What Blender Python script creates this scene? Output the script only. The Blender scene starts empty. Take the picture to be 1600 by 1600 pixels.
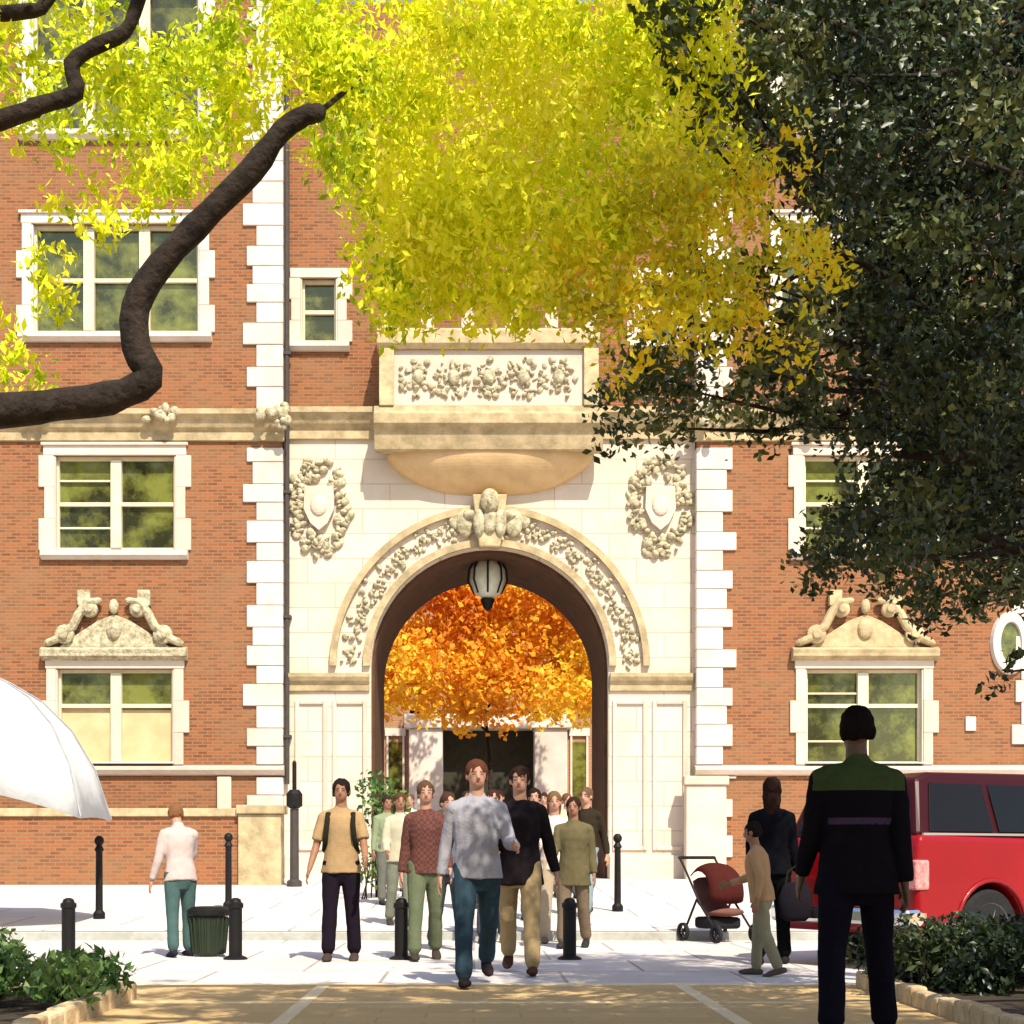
import bpy, bmesh, math, random
import numpy as np
from mathutils import Vector, Matrix, noise
random.seed(7); rng = np.random.default_rng(7)
S = bpy.context.scene; COL = S.collection
R = math.radians; PI = math.pi
F = 2400.0; VX = 740.0; HY = 1340.0      # survey constants: focal length and vanishing point of the facade
# ------------------------------------------------------------------ camera, sky, sun, exposure
cam = bpy.data.cameras.new('camera'); co = bpy.data.objects.new('camera', cam); COL.objects.link(co)
co.location = (0, 0, 1.0); co.rotation_euler = (R(90), 0, 0)
cam.sensor_width = 36; cam.sensor_fit = 'HORIZONTAL'; cam.lens = 36*F/1600
cam.shift_x = (800-VX)/1600; cam.shift_y = (HY-800)/1600
cam.clip_start = 0.1; cam.clip_end = 2000
S.camera = co
SUN_EL = 50; SUN_AZ = 20                  # azimuth: degrees to the right of straight behind the camera
w = bpy.data.worlds.new('World'); S.world = w; w.use_nodes = True
nt = w.node_tree; bg = nt.nodes['Background']
sky = nt.nodes.new('ShaderNodeTexSky'); sky.sky_type = 'NISHITA'; sky.sun_disc = False
sky.sun_elevation = R(SUN_EL); sky.sun_rotation = R(180-SUN_AZ); sky.air_density = 1.0; sky.dust_density = 1.5
nt.links.new(sky.outputs[0], bg.inputs[0]); bg.inputs[1].default_value = 0.15
sl = bpy.data.lights.new('sun', 'SUN'); sl.energy = 5.0; sl.angle = R(0.53); sl.color = (1.0, 0.91, 0.76)
so = bpy.data.objects.new('sun', sl); COL.objects.link(so)
sd = Vector((math.sin(R(SUN_AZ))*math.cos(R(SUN_EL)), -math.cos(R(SUN_AZ))*math.cos(R(SUN_EL)), math.sin(R(SUN_EL))))
so.rotation_euler = (-sd).to_track_quat('-Z', 'Y').to_euler(); so.location = (8, -20, 30)
S.view_settings.view_transform = 'Standard'; S.view_settings.look = 'None'
S.view_settings.gamma = 1; S.view_settings.exposure = 0.55
try: S.cycles.max_bounces = 6; S.cycles.transparent_max_bounces = 8
except Exception: pass

# ------------------------------------------------------------------ helpers
def tag(o, label=None, cat=None, group=None, kind=None):
    if label: o['label'] = label
    if cat: o['category'] = cat
    if group: o['group'] = group
    if kind: o['kind'] = kind
    return o
def empty(name, loc, rz=0, label=None, cat=None, group=None):
    o = bpy.data.objects.new(name, None); COL.objects.link(o); o.location = loc; o.rotation_euler = (0, 0, rz)
    o.empty_display_size = 0.2
    return tag(o, label, cat, group)
def link(name, me, m=None, parent=None):
    me.name = name
    o = bpy.data.objects.new(name, me); COL.objects.link(o)
    if m:
        for q in (m if isinstance(m, (list, tuple)) else [m]): me.materials.append(q)
    if parent: o.parent = parent
    return o
def obj(name, bm, m=None, parent=None, smooth=False, bevel=0, recalc=True):
    if recalc: bmesh.ops.recalc_face_normals(bm, faces=bm.faces)
    me = bpy.data.meshes.new(name); bm.to_mesh(me); bm.free()
    if smooth: me.shade_smooth()
    o = link(name, me, m, parent)
    if bevel:
        b = o.modifiers.new('bevel', 'BEVEL'); b.width = bevel; b.segments = 2; b.limit_method = 'ANGLE'; b.angle_limit = R(40)
    return o
def B(): return bmesh.new()
def box(bm, x0, x1, y0, y1, z0, z1, mi=0):
    v = [bm.verts.new(p) for p in ((x0,y0,z0),(x1,y0,z0),(x1,y1,z0),(x0,y1,z0),(x0,y0,z1),(x1,y0,z1),(x1,y1,z1),(x0,y1,z1))]
    for f in ((0,1,5,4),(1,2,6,5),(2,3,7,6),(3,0,4,7),(4,5,6,7),(3,2,1,0)):
        bm.faces.new([v[i] for i in f]).material_index = mi
def ngon_prism(bm, pts, y0, y1):
    """pts in (x,z); extruded along y"""
    a = [bm.verts.new((x, y0, z)) for x, z in pts]; b = [bm.verts.new((x, y1, z)) for x, z in pts]
    bm.faces.new(a); bm.faces.new(b[::-1]); n = len(pts)
    for i in range(n): bm.faces.new((a[i], b[i], b[(i+1) % n], a[(i+1) % n]))
def prof(bm, pts, x0, x1):
    """profile pts in (y,z) extruded along x"""
    a = [bm.verts.new((x0, y, z)) for y, z in pts]; b = [bm.verts.new((x1, y, z)) for y, z in pts]
    bm.faces.new(a); bm.faces.new(b[::-1]); n = len(pts)
    for i in range(n): bm.faces.new((a[i], b[i], b[(i+1) % n], a[(i+1) % n]))
def loft(bm, pts, rad, side=Vector((1, 0, 0)), n=12, round_ends=True, flat0=False):
    """closed tube through pts; rad = r or (rx, ry), rx along `side`"""
    pts = [Vector(p) for p in pts]; rad = [(r, r) if not isinstance(r, (tuple, list)) else r for r in rad]
    rings = []
    N = len(pts)
    P2, R2 = [], []
    for i in range(N):
        P2.append(pts[i]); R2.append(rad[i])
    if round_ends:
        t0 = (pts[0]-pts[1]).normalized(); t1 = (pts[-1]-pts[-2]).normalized()
        r0 = min(rad[0]); r1 = min(rad[-1])
        P2 = P2+[pts[-1]+t1*r1*.8]; R2 = R2+[(rad[-1][0]*.6, rad[-1][1]*.6)]
        if not flat0: P2 = [pts[0]+t0*r0*.8]+P2; R2 = [(rad[0][0]*.6, rad[0][1]*.6)]+R2
    M = len(P2)
    for i in range(M):
        t = (P2[min(i+1, M-1)]-P2[max(i-1, 0)]).normalized()
        s = side - t*side.dot(t)
        if s.length < .05: s = Vector((0, 1, 0)) - t*t.y
        s.normalize(); u = t.cross(s)
        rings.append([bm.verts.new(P2[i]+s*(R2[i][0]*math.cos(a))+u*(R2[i][1]*math.sin(a))) for a in [2*PI*k/n for k in range(n)]])
    for i in range(M-1):
        for k in range(n): bm.faces.new((rings[i][k], rings[i][(k+1) % n], rings[i+1][(k+1) % n], rings[i+1][k]))
    bm.faces.new(rings[0][::-1]); bm.faces.new(rings[-1])
def lathe(bm, prof_, n=20, c=(0, 0, 0), axis='z'):
    rings = []
    for r, h in prof_:
        ring = []
        for k in range(n):
            a = 2*PI*k/n
            p = (r*math.cos(a), r*math.sin(a), h)
            if axis == 'y': p = (r*math.cos(a), h, r*math.sin(a))
            ring.append(bm.verts.new((c[0]+p[0], c[1]+p[1], c[2]+p[2])))
        rings.append(ring)
    for i in range(len(rings)-1):
        for k in range(n): bm.faces.new((rings[i][k], rings[i][(k+1) % n], rings[i+1][(k+1) % n], rings[i+1][k]))
    bm.faces.new(rings[0][::-1]); bm.faces.new(rings[-1])
def ell(bm, c, r, n=14, m=8, rot=None):
    ret = bmesh.ops.create_uvsphere(bm, u_segments=n, v_segments=m, radius=1)
    M = Matrix.Translation(c) @ (rot if rot else Matrix()) @ Matrix.Diagonal((r[0], r[1], r[2], 1))
    bmesh.ops.transform(bm, matrix=M, verts=ret['verts'])

# ------------------------------------------------------------------ materials
def new_mat(name):
    m = bpy.data.materials.new(name); m.use_nodes = True
    return m, m.node_tree, m.node_tree.nodes['Principled BSDF']
def mat(name, col, rough=.8, col2=None, scale=6, bump=0, bscale=30, metal=0, spec=.3, detail=6, coat=0):
    m, t, b = new_mat(name)
    b.inputs['Roughness'].default_value = rough; b.inputs['Metallic'].default_value = metal
    b.inputs['Specular IOR Level'].default_value = spec; b.inputs['Coat Weight'].default_value = coat
    if col2 is None: col2 = tuple(c*.78 for c in col)
    tc = t.nodes.new('ShaderNodeTexCoord'); nz = t.nodes.new('ShaderNodeTexNoise'); nz.inputs['Scale'].default_value = scale
    nz.inputs['Detail'].default_value = detail; nz.inputs['Roughness'].default_value = .65
    cr = t.nodes.new('ShaderNodeValToRGB'); cr.color_ramp.elements[0].position = .35; cr.color_ramp.elements[1].position = .65
    cr.color_ramp.elements[0].color = (*col2, 1); cr.color_ramp.elements[1].color = (*col, 1)
    t.links.new(tc.outputs['Object'], nz.inputs['Vector']); t.links.new(nz.outputs['Fac'], cr.inputs['Fac'])
    t.links.new(cr.outputs[0], b.inputs['Base Color'])
    if bump:
        n2 = t.nodes.new('ShaderNodeTexNoise'); n2.inputs['Scale'].default_value = bscale; n2.inputs['Detail'].default_value = 5
        bp = t.nodes.new('ShaderNodeBump'); bp.inputs['Strength'].default_value = bump; bp.inputs['Distance'].default_value = .02
        t.links.new(tc.outputs['Object'], n2.inputs['Vector']); t.links.new(n2.outputs['Fac'], bp.inputs['Height'])
        t.links.new(bp.outputs[0], b.inputs['Normal'])
    return m
def brick_mat(name, c1, c2, mort, xz=True, bw=.21, bh=.07, msize=.012, rough=.9, stain=(.25, .2, .12)):
    m, t, b = new_mat(name); b.inputs['Roughness'].default_value = rough; b.inputs['Specular IOR Level'].default_value = .2
    g = t.nodes.new('ShaderNodeNewGeometry'); sp = t.nodes.new('ShaderNodeSeparateXYZ'); cb = t.nodes.new('ShaderNodeCombineXYZ')
    t.links.new(g.outputs['Position'], sp.inputs[0])
    if xz:
        ad = t.nodes.new('ShaderNodeMath'); t.links.new(sp.outputs[0], ad.inputs[0]); t.links.new(sp.outputs[1], ad.inputs[1])
        t.links.new(ad.outputs[0], cb.inputs[0]); t.links.new(sp.outputs[2], cb.inputs[1])
    else:
        t.links.new(sp.outputs[0], cb.inputs[0]); t.links.new(sp.outputs[1], cb.inputs[1])
    bt = t.nodes.new('ShaderNodeTexBrick'); bt.inputs['Scale'].default_value = 1
    bt.inputs['Brick Width'].default_value = bw; bt.inputs['Row Height'].default_value = bh; bt.inputs['Mortar Size'].default_value = msize
    bt.inputs['Color1'].default_value = (*c1, 1); bt.inputs['Color2'].default_value = (*c2, 1); bt.inputs['Mortar'].default_value = (*mort, 1)
    bt.inputs['Bias'].default_value = -.1
    t.links.new(cb.outputs[0], bt.inputs['Vector'])
    nz = t.nodes.new('ShaderNodeTexNoise'); nz.inputs['Scale'].default_value = .9; nz.inputs['Detail'].default_value = 8; nz.inputs['Roughness'].default_value = .7
    t.links.new(g.outputs['Position'], nz.inputs['Vector'])
    cr = t.nodes.new('ShaderNodeValToRGB'); cr.color_ramp.elements[0].position = .44; cr.color_ramp.elements[1].position = .64
    cr.color_ramp.elements[0].color = (0, 0, 0, 1); cr.color_ramp.elements[1].color = (.6, .6, .6, 1)
    t.links.new(nz.outputs['Fac'], cr.inputs[0])
    mx = t.nodes.new('ShaderNodeMix'); mx.data_type = 'RGBA'
    t.links.new(cr.outputs[0], mx.inputs[0]); t.links.new(bt.outputs['Color'], mx.inputs[6]); mx.inputs[7].default_value = (*stain, 1)
    t.links.new(mx.outputs[2], b.inputs['Base Color'])
    bp = t.nodes.new('ShaderNodeBump'); bp.inputs['Strength'].default_value = .5; bp.inputs['Distance'].default_value = .01; bp.invert = True
    t.links.new(bt.outputs['Fac'], bp.inputs['Height']); t.links.new(bp.outputs[0], b.inputs['Normal'])
    return m
def leaf_mat(name, cols, rough=.5, trans=.35, spec=.3):
    m, t, b = new_mat(name); b.inputs['Roughness'].default_value = rough; b.inputs['Specular IOR Level'].default_value = spec
    at = t.nodes.new('ShaderNodeAttribute'); at.attribute_name = 'tint'
    cr = t.nodes.new('ShaderNodeValToRGB'); e = cr.color_ramp.elements
    e[0].position = 0; e[0].color = (*cols[0], 1); e[1].position = 1; e[1].color = (*cols[-1], 1)
    for i in range(1, len(cols)-1):
        k = e.new(i/(len(cols)-1)); k.color = (*cols[i], 1)
    t.links.new(at.outputs['Fac'], cr.inputs[0]); t.links.new(cr.outputs[0], b.inputs['Base Color'])
    tr = t.nodes.new('ShaderNodeBsdfTranslucent'); t.links.new(cr.outputs[0], tr.inputs[0])
    mx = t.nodes.new('ShaderNodeMixShader'); mx.inputs[0].default_value = trans
    t.links.new(b.outputs[0], mx.inputs[1]); t.links.new(tr.outputs[0], mx.inputs[2])
    t.links.new(mx.outputs[0], t.nodes['Material Output'].inputs[0])
    return m
M = {}
M['brick'] = brick_mat('red_brick', (.315, .103, .037), (.155, .050, .022), (.24, .15, .085), stain=(.25, .14, .07))
M['brick_dark'] = brick_mat('court_brick', (.42, .17, .06), (.3, .1, .04), (.36, .27, .18))
M['stone'] = mat('limestone', (.66, .56, .46), .85, (.58, .48, .37), 1.3, .35, 14)
M['stone_y'] = mat('weathered_limestone', (.58, .45, .26), .88, (.33, .26, .14), 3.2, .5, 18)
M['carve'] = mat('carved_limestone', (.60, .52, .36), .9, (.22, .20, .11), 9, 1, 26)
M['quoin'] = mat('quoin_limestone', (.71, .64, .57), .85, (.60, .52, .43), 1.6, .3, 20)
M['ashlar'] = brick_mat('portal_ashlar', (.66, .555, .455), (.60, .495, .395), (.42, .34, .25), True, 1.15, .52, .010, .85, (.50, .44, .30))
M['stone_w'] = mat('warm_bracket_stone', (.60, .42, .22), .88, (.50, .34, .17), 2.2, .3, 18)
for k_ in ('quoin', 'stone', 'stone_y'):      # every block of stone a slightly different tone
    t = M[k_].node_tree; b = t.nodes['Principled BSDF']; src = b.inputs['Base Color'].links[0].from_socket
    g = t.nodes.new('ShaderNodeNewGeometry'); mr_ = t.nodes.new('ShaderNodeMapRange'); mr_.inputs['To Min'].default_value = .80; mr_.inputs['To Max'].default_value = 1.04
    hs = t.nodes.new('ShaderNodeHueSaturation'); t.links.new(g.outputs['Random Per Island'], mr_.inputs[0]); t.links.new(mr_.outputs[0], hs.inputs['Value']); t.links.new(src, hs.inputs['Color']); t.links.new(hs.outputs[0], b.inputs['Base Color'])
M['frame'] = mat('painted_window_frame', (.66, .60, .42), .6, (.56, .50, .34), 4)
M['blind'] = mat('drawn_blind', (.62, .48, .27), .9, (.5, .38, .2), 2)
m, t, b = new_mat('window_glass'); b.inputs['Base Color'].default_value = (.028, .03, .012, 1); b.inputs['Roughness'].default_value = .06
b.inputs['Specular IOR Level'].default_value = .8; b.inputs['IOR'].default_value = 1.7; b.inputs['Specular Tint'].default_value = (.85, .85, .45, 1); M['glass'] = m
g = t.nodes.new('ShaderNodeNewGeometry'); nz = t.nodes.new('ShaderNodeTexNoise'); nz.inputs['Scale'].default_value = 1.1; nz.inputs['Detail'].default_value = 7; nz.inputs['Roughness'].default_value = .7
cr = t.nodes.new('ShaderNodeValToRGB'); cr.color_ramp.elements[0].position = .42; cr.color_ramp.elements[0].color = (.018, .016, .006, 1); cr.color_ramp.elements[1].position = .62; cr.color_ramp.elements[1].color = (.16, .17, .035, 1)  # yellow-green blotches paint tree reflections into the pane colour
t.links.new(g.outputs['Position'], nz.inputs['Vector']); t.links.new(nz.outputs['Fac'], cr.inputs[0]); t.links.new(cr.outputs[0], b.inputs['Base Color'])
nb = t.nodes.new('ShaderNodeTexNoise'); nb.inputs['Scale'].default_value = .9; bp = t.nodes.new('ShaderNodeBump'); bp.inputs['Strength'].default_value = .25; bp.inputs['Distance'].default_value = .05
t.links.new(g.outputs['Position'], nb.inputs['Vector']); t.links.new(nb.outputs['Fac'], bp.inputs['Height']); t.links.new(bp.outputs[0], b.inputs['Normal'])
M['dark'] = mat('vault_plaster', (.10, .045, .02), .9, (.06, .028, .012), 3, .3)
M['iron'] = mat('black_iron', (.006, .006, .006), .55, (.010, .009, .008), 8, .1, 40, spec=.2)
M['pipe'] = mat('lead_pipe', (.06, .05, .045), .6, (.04, .035, .03), 8)
M['bark'] = mat('dark_bark', (.035, .024, .018), .95, (.010, .007, .006), 14, 1, 30)
M['concrete'] = mat('plaza_concrete', (.66, .63, .59), .9, (.52, .49, .44), .8, .15, 40)
M['white_fabric'] = mat('umbrella_canvas', (.60, .60, .58), .8, (.50, .51, .52), 1.2, .8, 4)
M['steel'] = mat('satin_steel', (.5, .5, .5), .35, metal=.9)
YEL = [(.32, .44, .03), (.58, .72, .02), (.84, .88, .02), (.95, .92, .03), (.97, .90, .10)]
M['leaf_y'] = leaf_mat('honey_locust_leaf', YEL, .6, .38)
M['leaf_o'] = leaf_mat('gold_leaf', [(.48, .50, .04), (.86, .80, .03), (.95, .74, .03), (.85, .42, .03)], .55, .4)
M['leaf_d'] = leaf_mat('dark_green_leaf', [(.012, .026, .010), (.026, .046, .014), (.055, .082, .022), (.13, .15, .04), (.40, .42, .20)], .42, .22, .5)
M['leaf_g'] = leaf_mat('shrub_leaf', [(.03, .08, .02), (.06, .14, .03), (.12, .22, .05), (.22, .32, .11)], .5, .2)
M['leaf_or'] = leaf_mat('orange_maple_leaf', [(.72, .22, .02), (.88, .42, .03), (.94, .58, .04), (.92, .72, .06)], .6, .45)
M['leaf_b'] = leaf_mat('autumn_olive_leaf', [(.05, .07, .01), (.12, .15, .02), (.25, .25, .03)], .6, .3)

# ------------------------------------------------------------------ ground
def gz(y):
    if y < 18.5: return 0.0
    if y < 31: return .10 + .45*(y-18.5)/12.5
    return .55
def sheet(name, x0, x1, ys, dz, m, under=False, step=0.10):
    bm = B(); prev = None
    for (y, z) in ys:
        r = [bm.verts.new((x0, y, z+dz)), bm.verts.new((x1, y, z+dz))]
        if prev: bm.faces.new((prev[0], prev[1], r[1], r[0]))
        prev = r
    o = obj(name, bm, m, recalc=False); tag(o, kind='structure'); return o
sheet('ground', -400, 400, [(-300, -.01), (18.5, -.01), (18.504, .09), (31, .54), (600, .54)], 0, mat('earth', (.2, .16, .09), .95, (.1, .1, .05), 2, .4))
# plaza slabs with joints
def slab_mat(name, c1, c2, mort, bw, bh, ms, nscale=1.2, ncol=(.5, .45, .38), amt=.5):
    m = brick_mat(name, c1, c2, mort, False, bw, bh, ms, .85, ncol)
    return m
M['plaza'] = slab_mat('plaza_slabs', (.62, .58, .555), (.54, .50, .475), (.30, .26, .23), 1.5, 1.5, .016, ncol=(.48, .43, .39))
M['walk'] = slab_mat('shaded_walk_pavers', (.64, .43, .20), (.56, .37, .16), (.50, .34, .16), .60, .30, .008, ncol=(.55, .39, .18))
sheet('plaza_pavement', -60, 60, [(12.2, 0), (18.5, 0)], .0, M['plaza'])
sheet('terrace_pavement', -60, 60, [(18.66, gz(18.66)), (31, .55), (40, .55)], .004, M['plaza'])
sheet('courtyard_pavement', -60, 60, [(40.004, .55), (90, .55)], .004, M['plaza'])
sheet('walkway', -60, 60, [(-20, 0), (12.0, 0)], .0, M['walk'])
bm = B(); box(bm, -60, 60, 18.5, 18.66, -.1, .105); tag(obj('kerb', bm, mat('kerb_granite', (.42, .42, .38), .85, (.3, .3, .26), 5, .2), bevel=.012), kind='structure')
bm = B()
box(bm, -60, 60, 12.0, 12.2, -.05, .004)
for x in (-1.17, 1.62): box(bm, x-.05, x+.05, -8, 12.0, -.05, .004)
box(bm, -60, -1.22, 10.55, 10.63, -.05, .004); box(bm, -1.12, 1.57, 10.55, 10.63, -.05, .004); box(bm, 1.67, 60, 10.55, 10.63, -.05, .004)
tag(obj('paving_border', bm, mat('pale_border_stone', (.85, .68, .42), .85, (.75, .58, .34), 3, .1)), kind='structure')

# ------------------------------------------------------------------ leaves
def leaf_mesh(name, C, L, W, tint, m, parent=None, droop=.3, thick=False):
    """C (n,3) centres; rhombic folded leaves of length L, width W"""
    n = len(C)
    d = rng.normal(size=(n, 3)); d[:, 2] -= droop*2.0; d /= np.linalg.norm(d, axis=1)[:, None]
    s = rng.normal(size=(n, 3)); s -= d*(s*d).sum(1)[:, None]; s /= np.linalg.norm(s, axis=1)[:, None]
    nn = np.cross(d, s)
    k = rng.uniform(.65, 1.35, n)[:, None]; L = L*k; W = W*k
    v = np.stack([C-d*L/2, C+s*W/2+nn*W*.18+d*L*.05, C+d*L/2, C-s*W/2+nn*W*.18+d*L*.05], 1).reshape(-1, 3)
    b = np.arange(n)*4
    tri = np.stack([b, b+1, b+2, b, b+2, b+3], 1).reshape(-1)
    me = bpy.data.meshes.new(name)
    me.vertices.add(4*n); me.vertices.foreach_set('co', v.astype('f').ravel())
    me.loops.add(6*n); me.loops.foreach_set('vertex_index', tri.astype('i'))
    me.polygons.add(2*n); me.polygons.foreach_set('loop_start', (np.arange(2*n)*3).astype('i'))
    me.update(calc_edges=True)
    a = me.attributes.new('tint', 'FLOAT', 'POINT'); a.data.foreach_set('value', np.repeat(np.clip(tint, 0, 1), 4).astype('f'))
    return link(name, me, m, parent)
def clumps(centres, radii, per, tints, shell=.5):
    Cs, T = [], []
    for c, r, t in zip(centres, radii, tints):
        n = max(1, int(per*(r[0]*r[2] if hasattr(r, '__len__') else r*r)))
        d = rng.normal(size=(n, 3)); d /= np.linalg.norm(d, axis=1)[:, None]
        q = rng.uniform(0, 1, n)**(shell)
        Cs.append(np.array(c)+d*q[:, None]*np.array(r)); T.append(t+rng.normal(0, .14, n))
    return np.concatenate(Cs), np.concatenate(T)
def inpoly(x, y, poly):
    c = False; n = len(poly); j = n-1
    for i in range(n):
        xi, yi = poly[i]; xj, yj = poly[j]
        if (yi > y) != (yj > y) and x < (xj-xi)*(y-yi)/(yj-yi)+xi: c = not c
        j = i
    return c
def at(px, py, Y): return ((px-VX)*Y/F, Y, 1+(HY-py)*Y/F)
def region(poly, n, Y0, Y1):
    xs = [p[0] for p in poly]; ys = [p[1] for p in poly]; out = []
    while len(out) < n:
        x = random.uniform(min(xs), max(xs)); y = random.uniform(min(ys), max(ys))
        if inpoly(x, y, poly): out.append((x, y, at(x, y, random.uniform(Y0, Y1))))
    return out

# ------------------------------------------------------------------ building
YW = 32.0; YP = 32.35
def X(px, Y=YW): return (px-VX)*Y/F
def Z(py, Y=YW): return 1+(HY-py)*Y/F
bld = empty('brick_building', (0, 0, 0), 0, 'red brick collegiate building with limestone quoins and a great arched gateway', 'building')
def wall_holes(bm, x0, x1, z0, z1, y, holes, depth=.28):
    xs = sorted({x0, x1, *[h[0] for h in holes], *[h[1] for h in holes]}); zs = sorted({z0, z1, *[h[2] for h in holes], *[h[3] for h in holes]})
    for i in range(len(xs)-1):
        for j in range(len(zs)-1):
            cx, cz = (xs[i]+xs[i+1])/2, (zs[j]+zs[j+1])/2
            if any(h[0] < cx < h[1] and h[2] < cz < h[3] for h in holes): continue
            bm.faces.new([bm.verts.new(p) for p in ((xs[i], y, zs[j]), (xs[i+1], y, zs[j]), (xs[i+1], y, zs[j+1]), (xs[i], y, zs[j+1]))])
    for (a, b_, c, d) in holes:
        for q in (((a, c), (b_, c)), ((b_, c), (b_, d)), ((b_, d), (a, d)), ((a, d), (a, c))):
            (p1, q1), (p2, q2) = q
            bm.faces.new([bm.verts.new(p) for p in ((p1, y, q1), (p1, y+depth, q1), (p2, y+depth, q2), (p2, y, q2))])
CX = 765  # axis of symmetry
wins = []   # (x0px,x1px,y0px,y1px,cols,kind)
for mir in (0, 1):
    def mx(a, b_):
        return (a, b_) if not mir else (2*CX-b_, 2*CX-a)
    wins += [(*mx(50, 312), 350, 520, 3, 'big', mir), (*mx(50, 312), -20, 205, 3, 'big', mir),
             (*mx(85, 275), 712, 860, 2, 'mid', mir), (*mx(88, 272), 1045, 1195, 2, 'low', mir),
             (*mx(-420, -190), 712, 860, 2, 'mid', mir), (*mx(-420, -190), 350, 520, 3, 'big', mir), (*mx(-420, -190), 1045, 1195, 2, 'low', mir)]
holesL = [(X(a), X(b_), Z(d), Z(c)) for a, b_, c, d, n, k, mm in wins if mm == 0]
holesR = [(X(a), X(b_), Z(d), Z(c)) for a, b_, c, d, n, k, mm in wins if mm == 1]
ZT = 20.5
bm = B()
xl, xr = X(440), X(1090)
wall_holes(bm, -22, xl, .4, ZT, YW, holesL); wall_holes(bm, xr, 22, .4, ZT, YW, holesR)
# returns of the wings, upper bay (with its little window) and roof masses
small = (X(470, YP), X(527, YP), Z(535, YP), Z(435, YP))
small2 = (X(2*CX-527, YP), X(2*CX-470, YP), Z(535, YP), Z(435, YP))
zc = Z(690, YP)
wall_holes(bm, xl, xr, zc, 19.0, YP, [small, small2])
for a in (xl, xr):
    bm.faces.new([bm.verts.new(p) for p in ((a, YW, .4), (a, 40, .4), (a, 40, ZT), (a, YW, ZT))])
for a, b_ in ((-22, xl), (xr, 22)):
    bm.faces.new([bm.verts.new(p) for p in ((a, 40, .4), (b_, 40, .4), (b_, 40, ZT), (a, 40, ZT))])
    bm.faces.new([bm.verts.new(p) for p in ((a, YW, ZT), (b_, YW, ZT), (b_, 40, ZT), (a, 40, ZT))])
    e_ = -22 if a == -22 else 22
    bm.faces.new([bm.verts.new(p) for p in ((e_, YW, .4), (e_, 40, .4), (e_, 40, ZT), (e_, YW, ZT))])
bm.faces.new([bm.verts.new(p) for p in ((xl, YP, 19), (xr, YP, 19), (xr, 36, 19), (xl, 36, 19))])
obj('wall', bm, M['brick'], bld, recalc=False)
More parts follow.
